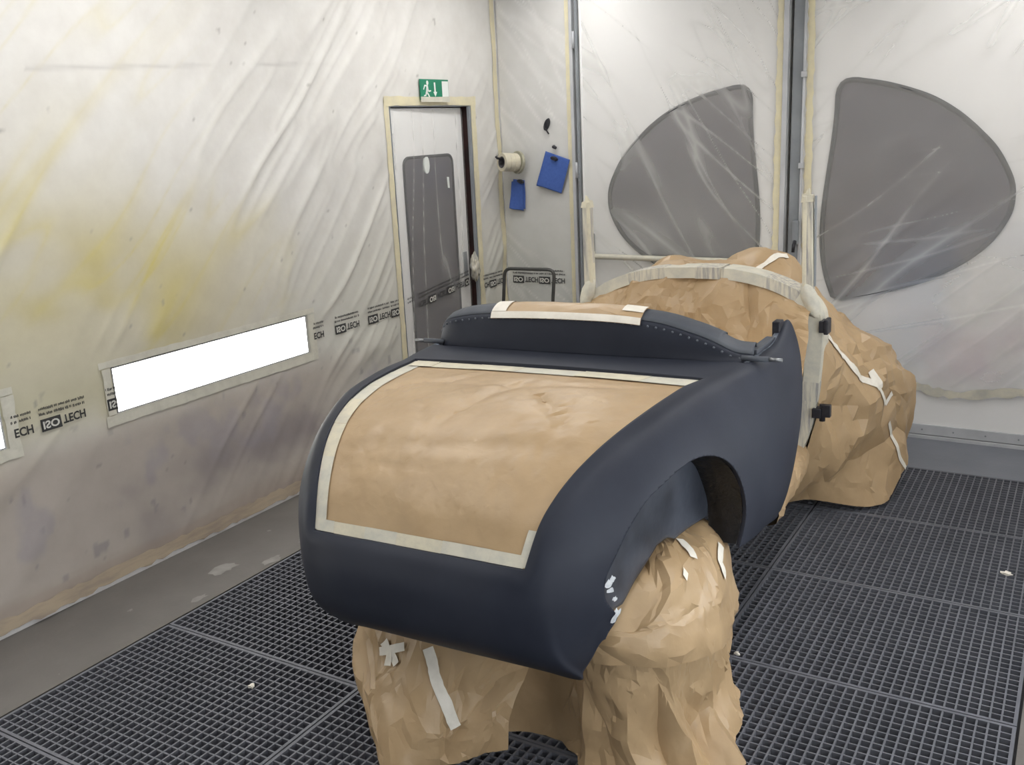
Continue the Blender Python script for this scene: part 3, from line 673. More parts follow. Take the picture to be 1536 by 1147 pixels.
# ------------------------------------------------------------------ the car body (car frame: s to the right, y to the nose, z up)
def car_frame(yaw, roll):
    ex = np.array([math.cos(yaw)*math.cos(roll), math.sin(yaw)*math.cos(roll), math.sin(roll)])
    ey = np.array([-math.sin(yaw), math.cos(yaw), 0]); return ex, ey, np.cross(ex, ey)
ex, ey, ez = car_frame(math.radians(.728), math.radians(1.345))
CAR = Matrix(((ex[0], ey[0], ez[0], -1.46), (ex[1], ey[1], ez[1], 2.5), (ex[2], ey[2], ez[2], 0), (0, 0, 0, 1)))
RIBS = [
 [(0.598,0.800,1.112),(0.612,0.822,1.122),(0.640,0.812,1.085),(0.664,0.800,1.000),(0.674,0.790,0.880),(0.668,0.775,0.720),(0.640,0.740,0.520),(0.610,0.710,0.420)],
 [(0.600,0.700,1.072),(0.618,0.700,1.078),(0.650,0.700,1.045),(0.672,0.700,0.970),(0.680,0.695,0.860),(0.674,0.685,0.700),(0.648,0.660,0.520),(0.615,0.640,0.435)],
 [(0.602,0.540,1.066),(0.625,0.540,1.064),(0.656,0.540,1.030),(0.676,0.540,0.950),(0.683,0.540,0.840),(0.678,0.530,0.690),(0.655,0.520,0.530),(0.622,0.510,0.465)],
 [(0.602,0.384,1.068),(0.630,0.384,1.058),(0.658,0.384,1.020),(0.676,0.384,0.940),(0.683,0.384,0.830),(0.678,0.380,0.690),(0.657,0.370,0.550),(0.630,0.360,0.490)],
 [(0.570,0.270,1.069),(0.605,0.270,1.062),(0.645,0.270,1.017),(0.670,0.270,0.930),(0.680,0.270,0.820),(0.677,0.268,0.690),(0.660,0.262,0.585),(0.645,0.255,0.522)],
 [(0.532,0.157,1.067),(0.575,0.155,1.064),(0.630,0.152,1.014),(0.663,0.150,0.920),(0.675,0.150,0.810),(0.672,0.150,0.680),(0.660,0.150,0.600),(0.652,0.150,0.548)],
 [(0.512,0.040,1.070),(0.562,0.036,1.066),(0.620,0.030,1.008),(0.654,0.028,0.910),(0.667,0.026,0.800),(0.664,0.026,0.670),(0.652,0.028,0.600),(0.640,0.030,0.560)],
 [(0.503,-0.060,1.067),(0.553,-0.070,1.060),(0.608,-0.080,0.996),(0.640,-0.085,0.900),(0.652,-0.088,0.790),(0.648,-0.088,0.660),(0.636,-0.085,0.590),(0.620,-0.080,0.540)],
 [(0.489,-0.189,1.058),(0.540,-0.205,1.044),(0.588,-0.222,0.974),(0.616,-0.232,0.880),(0.627,-0.236,0.770),(0.622,-0.236,0.645),(0.606,-0.230,0.530),(0.580,-0.222,0.450)],
 [(0.464,-0.313,1.036),(0.507,-0.322,1.018),(0.552,-0.333,0.962),(0.581,-0.341,0.880),(0.592,-0.346,0.780),(0.586,-0.344,0.650),(0.566,-0.335,0.530),(0.545,-0.330,0.450)],
 [(0.438,-0.406,1.007),(0.475,-0.416,0.988),(0.516,-0.428,0.930),(0.544,-0.438,0.855),(0.556,-0.444,0.760),(0.550,-0.441,0.640),(0.527,-0.428,0.530),(0.505,-0.440,0.500)],
 [(0.411,-0.481,0.969),(0.443,-0.493,0.947),(0.478,-0.506,0.893),(0.502,-0.515,0.825),(0.513,-0.520,0.740),(0.508,-0.517,0.630),(0.492,-0.515,0.575),(0.484,-0.506,0.529)],
 [(0.386,-0.541,0.923),(0.412,-0.555,0.900),(0.440,-0.567,0.852),(0.458,-0.575,0.790),(0.465,-0.579,0.715),(0.461,-0.576,0.615),(0.452,-0.545,0.525),(0.449,-0.508,0.468)],
 [(0.366,-0.588,0.871),(0.384,-0.604,0.847),(0.404,-0.617,0.803),(0.415,-0.623,0.752),(0.420,-0.626,0.690),(0.419,-0.622,0.600),(0.418,-0.578,0.500),(0.422,-0.504,0.424)],
 [(0.344,-0.645,0.763),(0.352,-0.654,0.745),(0.360,-0.658,0.718),(0.366,-0.660,0.685),(0.370,-0.659,0.645),(0.376,-0.648,0.575),(0.387,-0.598,0.482),(0.400,-0.500,0.390)],
 [(0.290,-0.646,0.763),(0.290,-0.660,0.747),(0.290,-0.671,0.720),(0.290,-0.678,0.686),(0.292,-0.680,0.647),(0.294,-0.670,0.578),(0.300,-0.616,0.482),(0.305,-0.500,0.391)],
 [(0.150,-0.646,0.763),(0.150,-0.662,0.748),(0.150,-0.676,0.721),(0.150,-0.685,0.688),(0.150,-0.688,0.648),(0.150,-0.679,0.580),(0.150,-0.624,0.482),(0.150,-0.500,0.392)],
 [(0.000,-0.646,0.763),(0.000,-0.663,0.748),(0.000,-0.677,0.721),(0.000,-0.687,0.688),(0.000,-0.690,0.648),(0.000,-0.681,0.580),(0.000,-0.626,0.482),(0.000,-0.500,0.392)],
]
ARCH = [(.100, .25), (.110, .50), (.122, .555), (.134, .600), (.133, .650), (.122, .695), (.100, .745), (.068, .796), (.030, .843), (-.035, .892), (-.098, .917), (-.145, .926), (-.190, .928), (-.250, .920), (-.308, .905), (-.376, .881), (-.436, .840), (-.466, .810), (-.490, .778), (-.508, .752), (-.521, .728), (-.529, .697), (-.526, .662), (-.506, .625), (-.484, .598), (-.499, .535), (-.503, .47), (-.500, .40), (-.49, .25)]
def body_surface(nu, nv):
    G = np.array(RIBS, float)
    t = np.r_[0, np.cumsum(np.linalg.norm(np.diff(G[:, 4], axis=0), axis=1)*.5+np.linalg.norm(np.diff(G[:, 0], axis=0), axis=1)*.5)]
    Gv = herm(t, G, np.linspace(0, t[-1], nv), [(14, [0, 1, 2])])
    u = np.r_[0, np.cumsum(np.linalg.norm(np.diff(G[8], axis=0), axis=1))]
    return np.swapaxes(natcub(u, np.swapaxes(Gv, 0, 1), np.linspace(0, u[-1], nu)), 0, 1), np.interp(np.linspace(0, t[-1], nv), t, np.arange(len(t)))
NU, NV = 96, 250
SB, rib_of = body_surface(NU, NV)
arch2 = spl(ARCH, 160)
def inside_arch(y, z):
    """signed distance to the wheel arch outline in side view, negative inside"""
    p = np.stack([y, z], -1).reshape(-1, 1, 2); A = arch2[None]; Bq = np.roll(arch2, -1, 0)[None]
    ab = Bq-A; t = np.clip(((p-A)*ab).sum(2)/np.maximum((ab*ab).sum(2), 1e-12), 0, 1)
    d = np.sqrt((((A+ab*t[..., None])-p)**2).sum(2)).min(1)
    py, pz = p[:, :, 0], p[:, :, 1]; c = ((A[..., 1] > pz) != (Bq[..., 1] > pz))
    xs = (Bq[..., 0]-A[..., 0])*(pz-A[..., 1])/np.where(np.abs(Bq[..., 1]-A[..., 1]) < 1e-9, 1e-9, Bq[..., 1]-A[..., 1])+A[..., 0]
    ins = (np.sum(c & (py < xs), axis=1) % 2) == 1
    return np.where(ins, -d, d).reshape(np.shape(y))
g = np.full(SB.shape[:2], 1.0); sel = (SB[..., 0] > .405) & (SB[..., 2] < .98) & (SB[..., 1] < .35)
g[sel] = inside_arch(SB[..., 1][sel], SB[..., 2][sel])
# clip the grid cells against the arch
Vh, Fh, vid = [], [], {}
def vert(i, j):
    k = (i, j)
    if k not in vid: vid[k] = len(Vh); Vh.append(SB[i, j])
    return vid[k]
def cut(a, b):
    k = (min(a, b), max(a, b))
    if k not in vid:
        a, b = k; ga, gb = g[a], g[b]; t = ga/(ga-gb); vid[k] = len(Vh); Vh.append(SB[a]*(1-t)+SB[b]*t)
    return vid[k]
for i in range(NV-1):
    for j in range(NU-1):
        q = [(i, j), (i, j+1), (i+1, j+1), (i+1, j)]; gg = [g[k] for k in q]
        if max(gg) <= 0: continue
        if min(gg) > 0: Fh.append([vert(*k) for k in q]); continue
        f = []
        for k in range(4):
            a, b = q[k], q[(k+1) % 4]
            if g[a] > 0: f.append(vert(*a))
            if (g[a] > 0) != (g[b] > 0): f.append(cut(a, b))
        if len(f) >= 3: Fh.append(f)
Vh = np.array(Vh)
shell = MB(); shell.add(Vh, Fh); shell.add(Vh*[-1, 1, 1], [f[::-1] for f in Fh])
# rear deck between boot opening and cockpit surround
rows = [i for i in range(NV) if 3.0 <= rib_of[i] <= 5.02]
nd = 61; deck = []
for i in rows:
    p = SB[i, 0]; a = np.linspace(-1, 1, nd); w = 1-a*a; ty = (p[1]-.157)/(.384-.157)
    deck.append(np.stack([a*p[0], p[1]+.016*w, p[2]+w*(.004-.012*ty)], -1))
shell.grid(np.array(deck))
car = tag(empty('car_body', mat=CAR), 'dark blue-grey primed rear body of a vintage roadster on a paper-wrapped stand', 'car')
# front half inner floor and sills so that body and scuttle are one structure
so = shell.build('body_shell', M_primer, car, smooth=True, merge=.0004)
me = so.data; k = max(range(0, len(me.polygons), 7), key=lambda i: -me.polygons[i].center.y if abs(me.polygons[i].center.x) < .1 and me.polygons[i].center.z > .6 else -99)
if me.polygons[k].normal.y > 0: me.flip_normals()
so.modifiers.new('thickness', 'SOLIDIFY').thickness = .003; so.modifiers['thickness'].offset = -1
# boot opening: gutter wall and bottom flange, dark
half = [SB[i, 0] for i in range(NV) if rib_of[i] >= 5.0]; half[0] = SB[rows[-1], 0]
ap_r = np.array(half)                      # from the upper corner down to the tail centre
ap = np.concatenate([ap_r, (ap_r*[-1, 1, 1])[::-1][1:]])
def inward(P, d):                          # drop the opening edge into the body
    n = np.array([0, .55, -.83]) if False else None
    out = P.copy(); cen = np.array([0, -.25, .60]); v = cen-P; v /= np.linalg.norm(v, axis=1)[:, None]; return out+v*d
ap_in = ap+np.stack([0*ap[:, 0], np.interp(ap[:, 2], [.76, 1.0, 1.06], [.009, .006, .0]), -np.interp(ap[:, 2], [.76, 1.0, 1.06], [.002, .007, .010])], -1)
top_edge = deck[-1]; top_in = top_edge+np.array([0, -.002, -.011])
MB().grid(np.stack([ap, ap_in], 1)).grid(np.stack([top_edge, top_in], 1)).build('boot_gutter', M_primer, car, smooth=True, fix=False)
# wheel arches: rolled lip, black barrel liner, inner panel
flat = SB.reshape(-1, 3); fs = flat[(flat[:, 0] > .42) & (flat[:, 2] < 1.0)]
def side_s(y, z):
    d = (fs[:, 1]-y)**2+(fs[:, 2]-z)**2; k = np.argsort(d)[:4]; w = 1/(d[k]+1e-7); return (fs[k, 0]*w).sum()/w.sum()
arc = np.array([(side_s(y, z), y, z) for y, z in arch2 if (y > -.2 and z > .553) or (y <= -.2 and z > .602)])
inner_s = lambda y: np.interp(y, [-.55, .13, .3], [.478, .550, .555])
low_edge = [(-.52, .62), (-.478, .590), (-.394, .581), (-.325, .621), (-.243, .655), (-.198, .673), (-.137, .672), (-.092, .650), (.0, .648), (.134, .640)]
for sg in (1, -1):
    f = np.array([sg, 1, 1])
    lip = np.stack([arc, arc-[.012, 0, 0], arc-[.013, 0, 0]+np.stack([0*arc[:, 0], (arc[:, 1]+.19)*.012, (arc[:, 2]-.6)*.012], -1)], 1)
    MB().grid(lip*f).build('arch_lip', M_primer, car, smooth=True, fix=False)
    inn = arc.copy(); inn[:, 0] = np.minimum(inner_s(inn[:, 1]), arc[:, 0]-.014)
    a2 = arc-[.013, 0, 0]; n = 10
    bar = np.stack([a2*(1-t)+inn*t+np.array([0, 0, .0]) for t in np.linspace(0, 1, n)], 1)
    bar = bar+np.stack([0*bar[..., 0], (bar[..., 1]+.19)*.035*np.linspace(0, 1, n)[None, :]*0+.004*(vnoise(bar[..., 1]*30, bar[..., 0]*60, 3)-.5), .006*(vnoise(bar[..., 1]*24, bar[..., 0]*50, 8)-.5)], -1)
    kf = [i for i in range(len(arc)) if arc[i, 1] > -.15]; kr = [i for i in range(len(arc)) if arc[i, 1] <= -.145]
    MB().grid(bar[kf]*f).build('arch_liner', M_under, car, smooth=True, fix=False)
    MB().grid(bar[kr]*f).build('rear_arch_liner', M_primer, car, smooth=True, fix=False)
    ys = np.linspace(-.518, .132, 70); pan = []
    zt = np.array([max(z for (yy, z) in zip(inn[:, 1], inn[:, 2]) if abs(yy-y) < .016) if any(abs(inn[:, 1]-y) < .016) else .64 for y in ys])
    zl = np.interp(ys, *zip(*low_edge))
    for y, z1, z0 in zip(ys, zt, zl): pan.append([(inner_s(y)-.0005+.010*(vnoise(y*7, q*7, 2)-.5)*(q < z1-.01), y, q) for q in np.linspace(min(z0, z1-.003), z1, 26)])
    MB().grid(np.array(pan)*f).build('inner_arch_panel', simple('inner_primer', (.070, .080, .104), (.022, .026, .036), 7, .36, 0, .5, .15, 40) if sg == 1 else bpy.data.materials['inner_primer'], car, smooth=True, thick=.003)
# bare filler chipped at the rear of the arch
rg = np.random.RandomState(5)
for k, (y, z, r) in enumerate(((-.520, .700, .013), (-.512, .712, .010), (-.516, .682, .011), (-.505, .655, .008), (-.488, .606, .012), (-.494, .592, .012), (-.497, .618, .007))):
    s0 = side_s(y, z); t = np.linspace(0, 2*math.pi, 11, endpoint=False); rr = r*rg.uniform(.55, 1.25, 11)
    ring0 = np.array([(s0+.004, y, z)]+[(side_s(y+a*math.cos(q)*.8, z+a*math.sin(q))+.003, y+a*math.cos(q)*.8, z+a*math.sin(q)) for a, q in zip(rr, t)])
    MB().add(ring0, [(0, 1+i, 1+(i+1) % 11) for i in range(11)]).build('bare_filler', M_filler, car, fix=False)
# cockpit surround: raised cowl behind the seats, rivets along it, padded top flange
RIV = [(-.612, 1.075), (-.613, 1.100), (-.602, 1.128), (-.575, 1.148), (-.525, 1.164), (-.465, 1.174), (-.405, 1.181), (-.29, 1.187), (-.18, 1.190), (.004, 1.190), (.11, 1.188), (.204, 1.182), (.322, 1.166), (.38, 1.150), (.44, 1.132), (.50, 1.108), (.55, 1.084), (.600, 1.073)]
rv = spl([(s, .41, z) for s, z in RIV], 150)
endw = np.clip((np.abs(rv[:, 0])-.50)/.12, 0, 1)
rv[:, 1] = .412+.05*endw**2
base = rv.copy(); base[:, 2] = np.where(np.abs(rv[:, 0]) < .602, 1.058, 1.062); base[:, 1] = .396+.035*endw**2
wall = np.stack([base+[0, .0, -.004], base+[0, .001, .006]]+[base*(1-t)+rv*t+np.array([0, .004*math.sin(t*3.14), 0]) for t in (.15, .4, .7, .93)]+[rv+[0, .006, .004]], 1)
MB().grid(wall).build('cockpit_surround', M_primer, car, smooth=True, thick=.003)
flg = []
for t, dz in ((0, .006), (.15, .016), (.4, .026), (.75, .030), (1.0, .024), (1.08, .010)):
    q = rv.copy(); q[:, 1] += .006+.095*t; q[:, 2] += dz; q[:, 0] *= 1-.03*t*(np.abs(q[:, 0]) > .5); flg.append(q)
flg = np.stack(flg, 1)
MB().grid(flg).build('surround_flange', M_primer_grey, car, smooth=True, thick=.003)
dd = chord(rv); rivet0 = None
for k in range(44):
    q = np.array([np.interp((k+.5)/44*dd[-1], dd, rv[:, i]) for i in range(3)])+[0, -.0035, -.011]
    if rivet0 is None:
        uu, vv = np.meshgrid(np.linspace(0, 2*math.pi, 8, endpoint=False), np.linspace(.05, 1.57, 3), indexing='ij')
        rivet0 = MB().grid(np.stack([.0046*np.sin(vv)*np.cos(uu), -.0024*np.cos(vv), .0046*np.sin(vv)*np.sin(uu)], -1), close_u=True).build('rivet', M_rivet, car, smooth=True); rivet0.location = q
    else: share(rivet0, 'rivet', car, q)
# bright worn joint where the cowl meets the wing, and the stub rods
for sg in (1, -1):
    f = np.array([sg, 1, 1])
    idx = [i for i in range(NV) if rib_of[i] <= 3.05]
    inn = np.array([SB[i, 0] for i in idx])
    w = np.stack([inn+[.003, 0, .0015], inn+[-.012, 0, .001], inn+[-.020, 0, -.012], inn+[-.022, 0, -.035]], 1)
    MB().grid(w*f).build('cockpit_flange', M_worn, car, smooth=True, fix=False)
    rodp = MB().tube(np.array([(.575, .405, 1.076), (.662, .405, 1.076)])*f, .0095, 12).build('hood_stud', M_primer_grey, car, smooth=True)
    MB().tube(np.array([(.661, .405, 1.076), (.704, .405, 1.076)])*f, .0065, 10).build('stud_tip', M_steel, rodp, smooth=True)
    MB().box(*sorted((sg*.565, sg*.598)), .50, .72, 1.060, 1.082).build('trim_rail', M_primer_grey, car, bevel=.004)
    MB().box(*sorted((sg*.578, sg*.606)), .745, .80, 1.065, 1.128).build('striker_block', M_black, car, bevel=.004)
    # door shut face behind the wing edge
    fr_ = SB[0][SB[0][:, 2] < .97]; sh = np.stack([fr_, fr_+[-.004, -.002, 0], fr_*[.93, 1, 1]+[-.006, -.018, 0], fr_*[.86, 1, 1]+[-.02, -.020, 0]], 1)
    MB().grid(sh*f).build('door_shut_face', M_primer, car, smooth=True, fix=False)
    # sill joining wing and scuttle
    MB().prism([np.array(q)*f for q in ((.575, .66, .42), (.500, .66, .40), (.490, .66, .46), (.565, .66, .47))], [np.array(q)*f for q in ((.46, 1.60, .33), (.40, 1.60, .32), (.39, 1.60, .37), (.45, 1.60, .38))]).build('sill', M_primer, car)
    if sg == 1: SILL = True
# scuttle frame wrapped in tape
HOOP = [(.470, .334), (.508, .437), (.541, .562), (.560, .743), (.566, .918), (.557, 1.004), (.528, 1.050), (.487, 1.084), (.43, 1.117), (.312, 1.162), (.18, 1.188), (0, 1.195)]
hr = spl([(s, 0, z) for s, z in HOOP], 90, herm)
ho = np.concatenate([hr, (hr*[-1, 1, 1])[::-1][1:]])
tn = np.gradient(ho, axis=0); tn /= np.linalg.norm(tn, axis=1)[:, None]; nrm = np.stack([-tn[:, 2], 0*tn[:, 0], tn[:, 0]], -1)
cen = np.array([0, 0, .7]); flip = np.sign(((cen-ho)*nrm).sum(1)); nrm *= flip[:, None]
bw = np.interp(np.abs(ho[:, 0]), [0, .45, .5, .56], [.046, .046, .062, .068]); bw = np.where(ho[:, 2] < .9, np.interp(ho[:, 2], [.33, .9], [.055, .068]), bw)
def hoop_strip(i0, i1, y0, off): # closed rectangular section between two stations
    o = ho[i0:i1]; n = nrm[i0:i1]; w = bw[i0:i1][:, None]
    sec = [o-n*off, o-n*off, o+n*(w+off), o+n*(w+off)]; ys = [y0-off, .13+y0, .13+y0, y0-off]
    return np.stack([q*[1, 0, 1]+np.array([0, yy, 0]) for q, yy in zip(sec+[sec[0]], ys+[ys[0]])], 1)
sf = MB().grid(hoop_strip(0, len(ho), 1.555, 0)).build('scuttle_frame', M_tape_old, car, smooth=False, bevel=.006)
rg = np.random.RandomState(3); i = 2; k = 0
while i < len(ho)-12:
    L = rg.randint(7, 15); P = hoop_strip(i, min(i+L, len(ho)-1), 1.555, .0012+.0007*(k % 3))
    MB().grid(P[:, :4] if False else P).build('tape_wrap', (M_tape_old, M_tape_old, M_tape_pale, M_tape_grey)[rg.randint(4)], sf); i += L-rg.randint(0, 3); k += 1
for sg in (1, -1):
    # bulging taped joint at the foot of the windscreen post
    uu, vv = np.meshgrid(np.linspace(0, 2*math.pi, 28, endpoint=False), np.linspace(.03, math.pi-.03, 22), indexing='ij')
    rr = 1+.30*(facet(uu*2.2, vv*2.6, 6)-.5)
    P = np.stack([.037*rr*np.sin(vv)*np.cos(uu)-.022*np.cos(vv), .026*rr*np.sin(vv)*np.sin(uu), .078*rr*np.cos(vv)], -1)+np.array([.522, 1.556, 1.062])
    MB().grid(P*np.array([sg, 1, 1]), close_u=True).build('taped_joint', M_tape_pale, car, smooth=True)
    # windscreen post
    pb = []
    for q in ((.489, 1.545, 1.07), (.535, 1.545, 1.07), (.535, 1.575, 1.07), (.489, 1.575, 1.07)): pb.append(np.array(q)*[sg, 1, 1])
    pt = [np.array((q[0]*.985, q[1]+.0, 1.488)) for q in pb]
    po = MB().prism(pb, pt).build('windscreen_post', M_tape_old, car, bevel=.005)
    x0 = .4875
    MB().box(*sorted((sg*(x0-.001), sg*(x0+.016))), 1.541, 1.579, 1.12, 1.497).build('tape_wrap', M_tape, po, bevel=.004)
    if sg == 1: MB().box(.5345, .5385, 1.548, 1.572, 1.12, 1.495).build('side_channel', M_greysteel, po)
    mb = MB(); mb.prism([np.array(q)*[sg, 1, 1] for q in ((.480, 1.541, 1.470), (.530, 1.541, 1.472), (.530, 1.579, 1.472), (.480, 1.579, 1.470))], [np.array(q)*[sg, 1, 1] for q in ((.484, 1.546, 1.505), (.526, 1.546, 1.498), (.526, 1.574, 1.499), (.484, 1.574, 1.503))])
    mb.prism([np.array(q)*[sg, 1, 1] for q in ((.492, 1.552, 1.500), (.514, 1.552, 1.500), (.514, 1.568, 1.500), (.492, 1.568, 1.500))], [np.array(q)*[sg, 1, 1] for q in ((.503, 1.556, 1.522), (.511, 1.556, 1.527), (.511, 1.562, 1.527), (.503, 1.562, 1.522))])
    mb.build('tape_cap', M_tape, po)
    # door hinges on the A-post
    h1 = MB().box(*sorted((sg*.560, sg*.580)), 1.535, 1.60, .925, .975).build('hinge', M_black, car, bevel=.003)
    MB().box(*sorted((sg*.580, sg*.598)), 1.530, 1.60, .918, .982).build('hinge_leaf', M_black, h1, bevel=.004)
    h2 = MB().box(*sorted((sg*.535, sg*.572)), 1.535, 1.60, .548, .590).build('hinge', M_black, car, bevel=.003)
    MB().tube(np.array([(.574, 1.56, .532), (.574, 1.56, .606)])*[sg, 1, 1], .013, 10).build('hinge_pin', M_black, h2, smooth=True)
    MB().box(*sorted((sg*.574, sg*.610)), 1.545, 1.575, .552, .606).build('hinge_leaf', M_black, h2, bevel=.003)

# ------------------------------------------------------------------ masking paper
def bil(A, I, J):
    n1, n2 = A.shape[:2]; I = np.clip(I, 0, n1-1.0001); J = np.clip(J, 0, n2-1.0001)
    i = I.astype(int); j = J.astype(int); a = (I-i)[..., None]; b = (J-j)[..., None]
    return A[i, j]*(1-a)*(1-b)+A[i+1, j]*a*(1-b)+A[i, j+1]*(1-a)*b+A[i+1, j+1]*a*b
def sheet(name, P, label, seed, amp, cu, cv, levels=2, fall=(.34, .14, .05), hold=None, extra=None, closed=False, angle=14, jit=.34):
    """paper folded along straight creases: coarse random facets, halved a few times with smaller folds"""
    rg = np.random.RandomState(seed); U, V = arc_uv(P); n1, n2 = P.shape[:2]
    n = max(2, int(round(U.max()/cu))); m = max(2, int(round(V.max()/cv)))
    a, b = np.meshgrid(np.linspace(0, n1-1, n+1), np.linspace(0, n2-1, m+1), indexing='ij')
    ja = (rg.rand(n+1, m+1)-.5)*2*jit*(n1-1)/n; jb = (rg.rand(n+1, m+1)-.5)*2*jit*(n2-1)/m
    ja[[0, -1]] = 0; jb[:, [0, -1]] = 0; a = a+ja; b = b+jb
    h = amp*(rg.rand(n+1, m+1)*2-1)
    Un = bil(U[..., None], a, b)[..., 0]; Vn = bil(V[..., None], a, b)[..., 0]
    if extra is not None: h = h+extra(Un, Vn)
    if hold is not None: h = h*hold(Un, Vn)
    d = rg.rand(n, m) > .5
    for L in range(levels+1):
        if closed: a[:, -1] = a[:, 0]; h[:, -1] = h[:, 0]
        if L == levels: break
        def up(x):
            y = np.zeros((2*x.shape[0]-1, 2*x.shape[1]-1)); y[::2, ::2] = x; y[1::2, ::2] = (x[1:]+x[:-1])/2; y[::2, 1::2] = (x[:, 1:]+x[:, :-1])/2
            y[1::2, 1::2] = np.where(d, (x[:-1, :-1]+x[1:, 1:])/2, (x[1:, :-1]+x[:-1, 1:])/2); return y
        a, b, h = up(a), up(b), up(h)
        dn = np.repeat(np.repeat(d, 2, 0), 2, 1); rnd = rg.rand(*dn.shape) < .25; d = np.where(rnd, ~dn, dn)
        r = amp*fall[L]*(rg.rand(*h.shape)*2-1)
        if hold is not None: r = r*hold(bil(U[..., None], a, b)[..., 0], bil(V[..., None], a, b)[..., 0])
        h = h+r
    Q = bil(P, a, b)+bil(grid_normals(P), a, b)*h[..., None]
    N1, N2 = a.shape; F = []
    for i in range(N1-1):
        for j in range(N2-1):
            p, q, r, t = i*N2+j, (i+1)*N2+j, (i+1)*N2+j+1, i*N2+j+1
            F += [(p, q, r), (p, r, t)] if d[i, j] else [(p, q, t), (q, r, t)]
    Q[..., 2] = np.maximum(Q[..., 2], .003)
    o = MB().add(Q.reshape(-1, 3), F).build(name, M_paper, None, smooth=True, fix=False, merge=1e-5 if closed else 0)
    o.data.set_sharp_from_angle(angle=math.radians(angle))
    o.matrix_world = CAR; tag(o, label, 'masking paper')
    return o, P
from mathutils.bvhtree import BVHTree
def dense(rows, nu, nv):
    """rows: list of control polylines (same length) -> smooth grid"""
    R = np.array([spl(r, nv) for r in rows]); return spl(R.reshape(len(rows), -1), nu).reshape(nu, nv, 3)
def tape_on(parent, P, path, width, mat, ref, off=.0055, name='tape_strip'):
    """strip of tape pressed onto a folded paper; path in indices (i, j) of the sheet's base grid"""
    me = parent.data; bv = BVHTree.FromPolygons([v.co[:] for v in me.vertices], [tuple(p.vertices) for p in me.polygons])
    Nn = grid_normals(P); K = np.array(path, float); t = np.r_[0, np.cumsum(np.linalg.norm(np.diff(bil(P, K[:, 0], K[:, 1]), axis=0), axis=1))]
    n = max(4, int(t[-1]/.012)); T = np.linspace(0, t[-1], n); I = np.interp(T, t, K[:, 0]); J = np.interp(T, t, K[:, 1])
    c = bil(P, I, J); nn = bil(Nn, I, J); tt = np.gradient(c, axis=0); sd = np.cross(nn, tt); sd /= np.maximum(np.linalg.norm(sd, axis=1)[:, None], 1e-9)
    flipn = np.sign(((c-np.array(ref))*nn).sum(1)); nn = nn*flipn[:, None]
    rg = np.random.RandomState(n); rows = []
    for f in (-1, 0, 1):
        row = []
        for k in range(n):
            p = c[k]+sd[k]*width/2*f*(1+.15*(rg.rand()-.5)); q = nn[k]
            hit, nr, idx, dist = bv.ray_cast(Vector(p+q*.12), Vector(-q), .26)
            row.append((np.array(hit) if hit is not None else p)+q*off)
        rows.append(row)
    return MB().grid(np.stack([np.array(r) for r in rows], 1)).build(name, mat, parent, smooth=True, fix=False)
# boot opening
npr = len(ap_r); nb = 90
side_r = spl(ap_r[:[k for k in range(npr) if abs(ap_r[k, 2]-.763) < .004 and ap_r[k, 0] > .33][0]+1], 90)
side_r[-1] = (.344, -.645, .763)
side_in = side_r+np.stack([0*side_r[:, 0], np.interp(side_r[:, 2], [.76, 1.0, 1.06], [.009, .006, .0]), -np.interp(side_r[:, 2], [.76, 1.0, 1.06], [.002, .007, .010])], -1)
a = np.linspace(-1, 1, nb)
Pb = np.stack([np.stack([a*q[0], q[1]+.012*(1-a*a)*(k < 30), q[2]+.012*(1-a**2)*math.sin(math.pi*k/89)], -1) for k, q in enumerate(side_in)], 0)[:, ::-1]
def boot_extra(U, V):
    h = .017*(facet(U/.26+3, V/.34, 5)-.5)+.010*(facet((U+V)/.15, (V-U)/.34, 8)-.5)+.004*(facet(U/.07, V/.10, 13)-.5)*fbm(U*4, V*4, 2)*2
    for cu, cv, th, L, w, am in ((.30, .46, .25, .22, .030, .010), (.34, .30, -.75, .20, .022, .009), (.22, .66, .55, .16, .022, .009), (.28, .74, .9, .16, .020, .008), (.62, .40, 1.45, .30, .045, .010), (.20, .30, 1.35, .22, .028, .007), (.48, .62, -.5, .15, .020, .006), (.40, .80, .15, .12, .018, .006), (.72, .62, 1.50, .22, .030, .006), (.44, .18, -.2, .14, .024, .007)):
        d = (U-cu)*math.sin(th)-(V-cv)*math.cos(th); l = (U-cu)*math.cos(th)+(V-cv)*math.sin(th)
        h = h+am*np.maximum(0, 1-np.abs(d)/w)*np.exp(-(l/L)**2)
    return h
hold = lambda U, V: np.clip((np.minimum(np.minimum(U-.05, U.max()-U), np.minimum(V, V.max()-V))-.035)/.07, .02, 1)
boot, Qb = sheet('masking_paper', Pb, 'brown kraft paper taped flat across the boot opening of the car', 21, .0008, .022, .022, 1, (.3,), hold=hold, extra=boot_extra, angle=30)
def edge_tape(parent, Q, rows_, mat, off=.0025, name='tape_strip'):
    MB().grid(np.stack([Q[i] if isinstance(i, int) else i for i in rows_], 1)+np.array([0, -off*.5, off])).build(name, mat, parent, smooth=True, fix=False)
for j0, j1, nm in ((nb-1, nb-6, 'left'), (0, 3, 'right')):
    cuts = [0, 16, 30, 41, 55, 68, 80, 90] if nm == 'left' else [80, 90]
    for c0, c1 in zip(cuts[:-1], cuts[1:]):
        st = 1 if j1 > j0 else -1
        MB().grid(np.stack([Qb[c0:c1+1, j] for j in range(j0, j1+st, st)], 1)+np.array([0, -.0015, .0025+.0008*(c0 % 3)])).build('tape_strip', (M_tape_pale, M_tape)[c0 % 2], boot, smooth=True, fix=False)
cuts = [1, 14, 33, 52, 66, 80, nb-2]
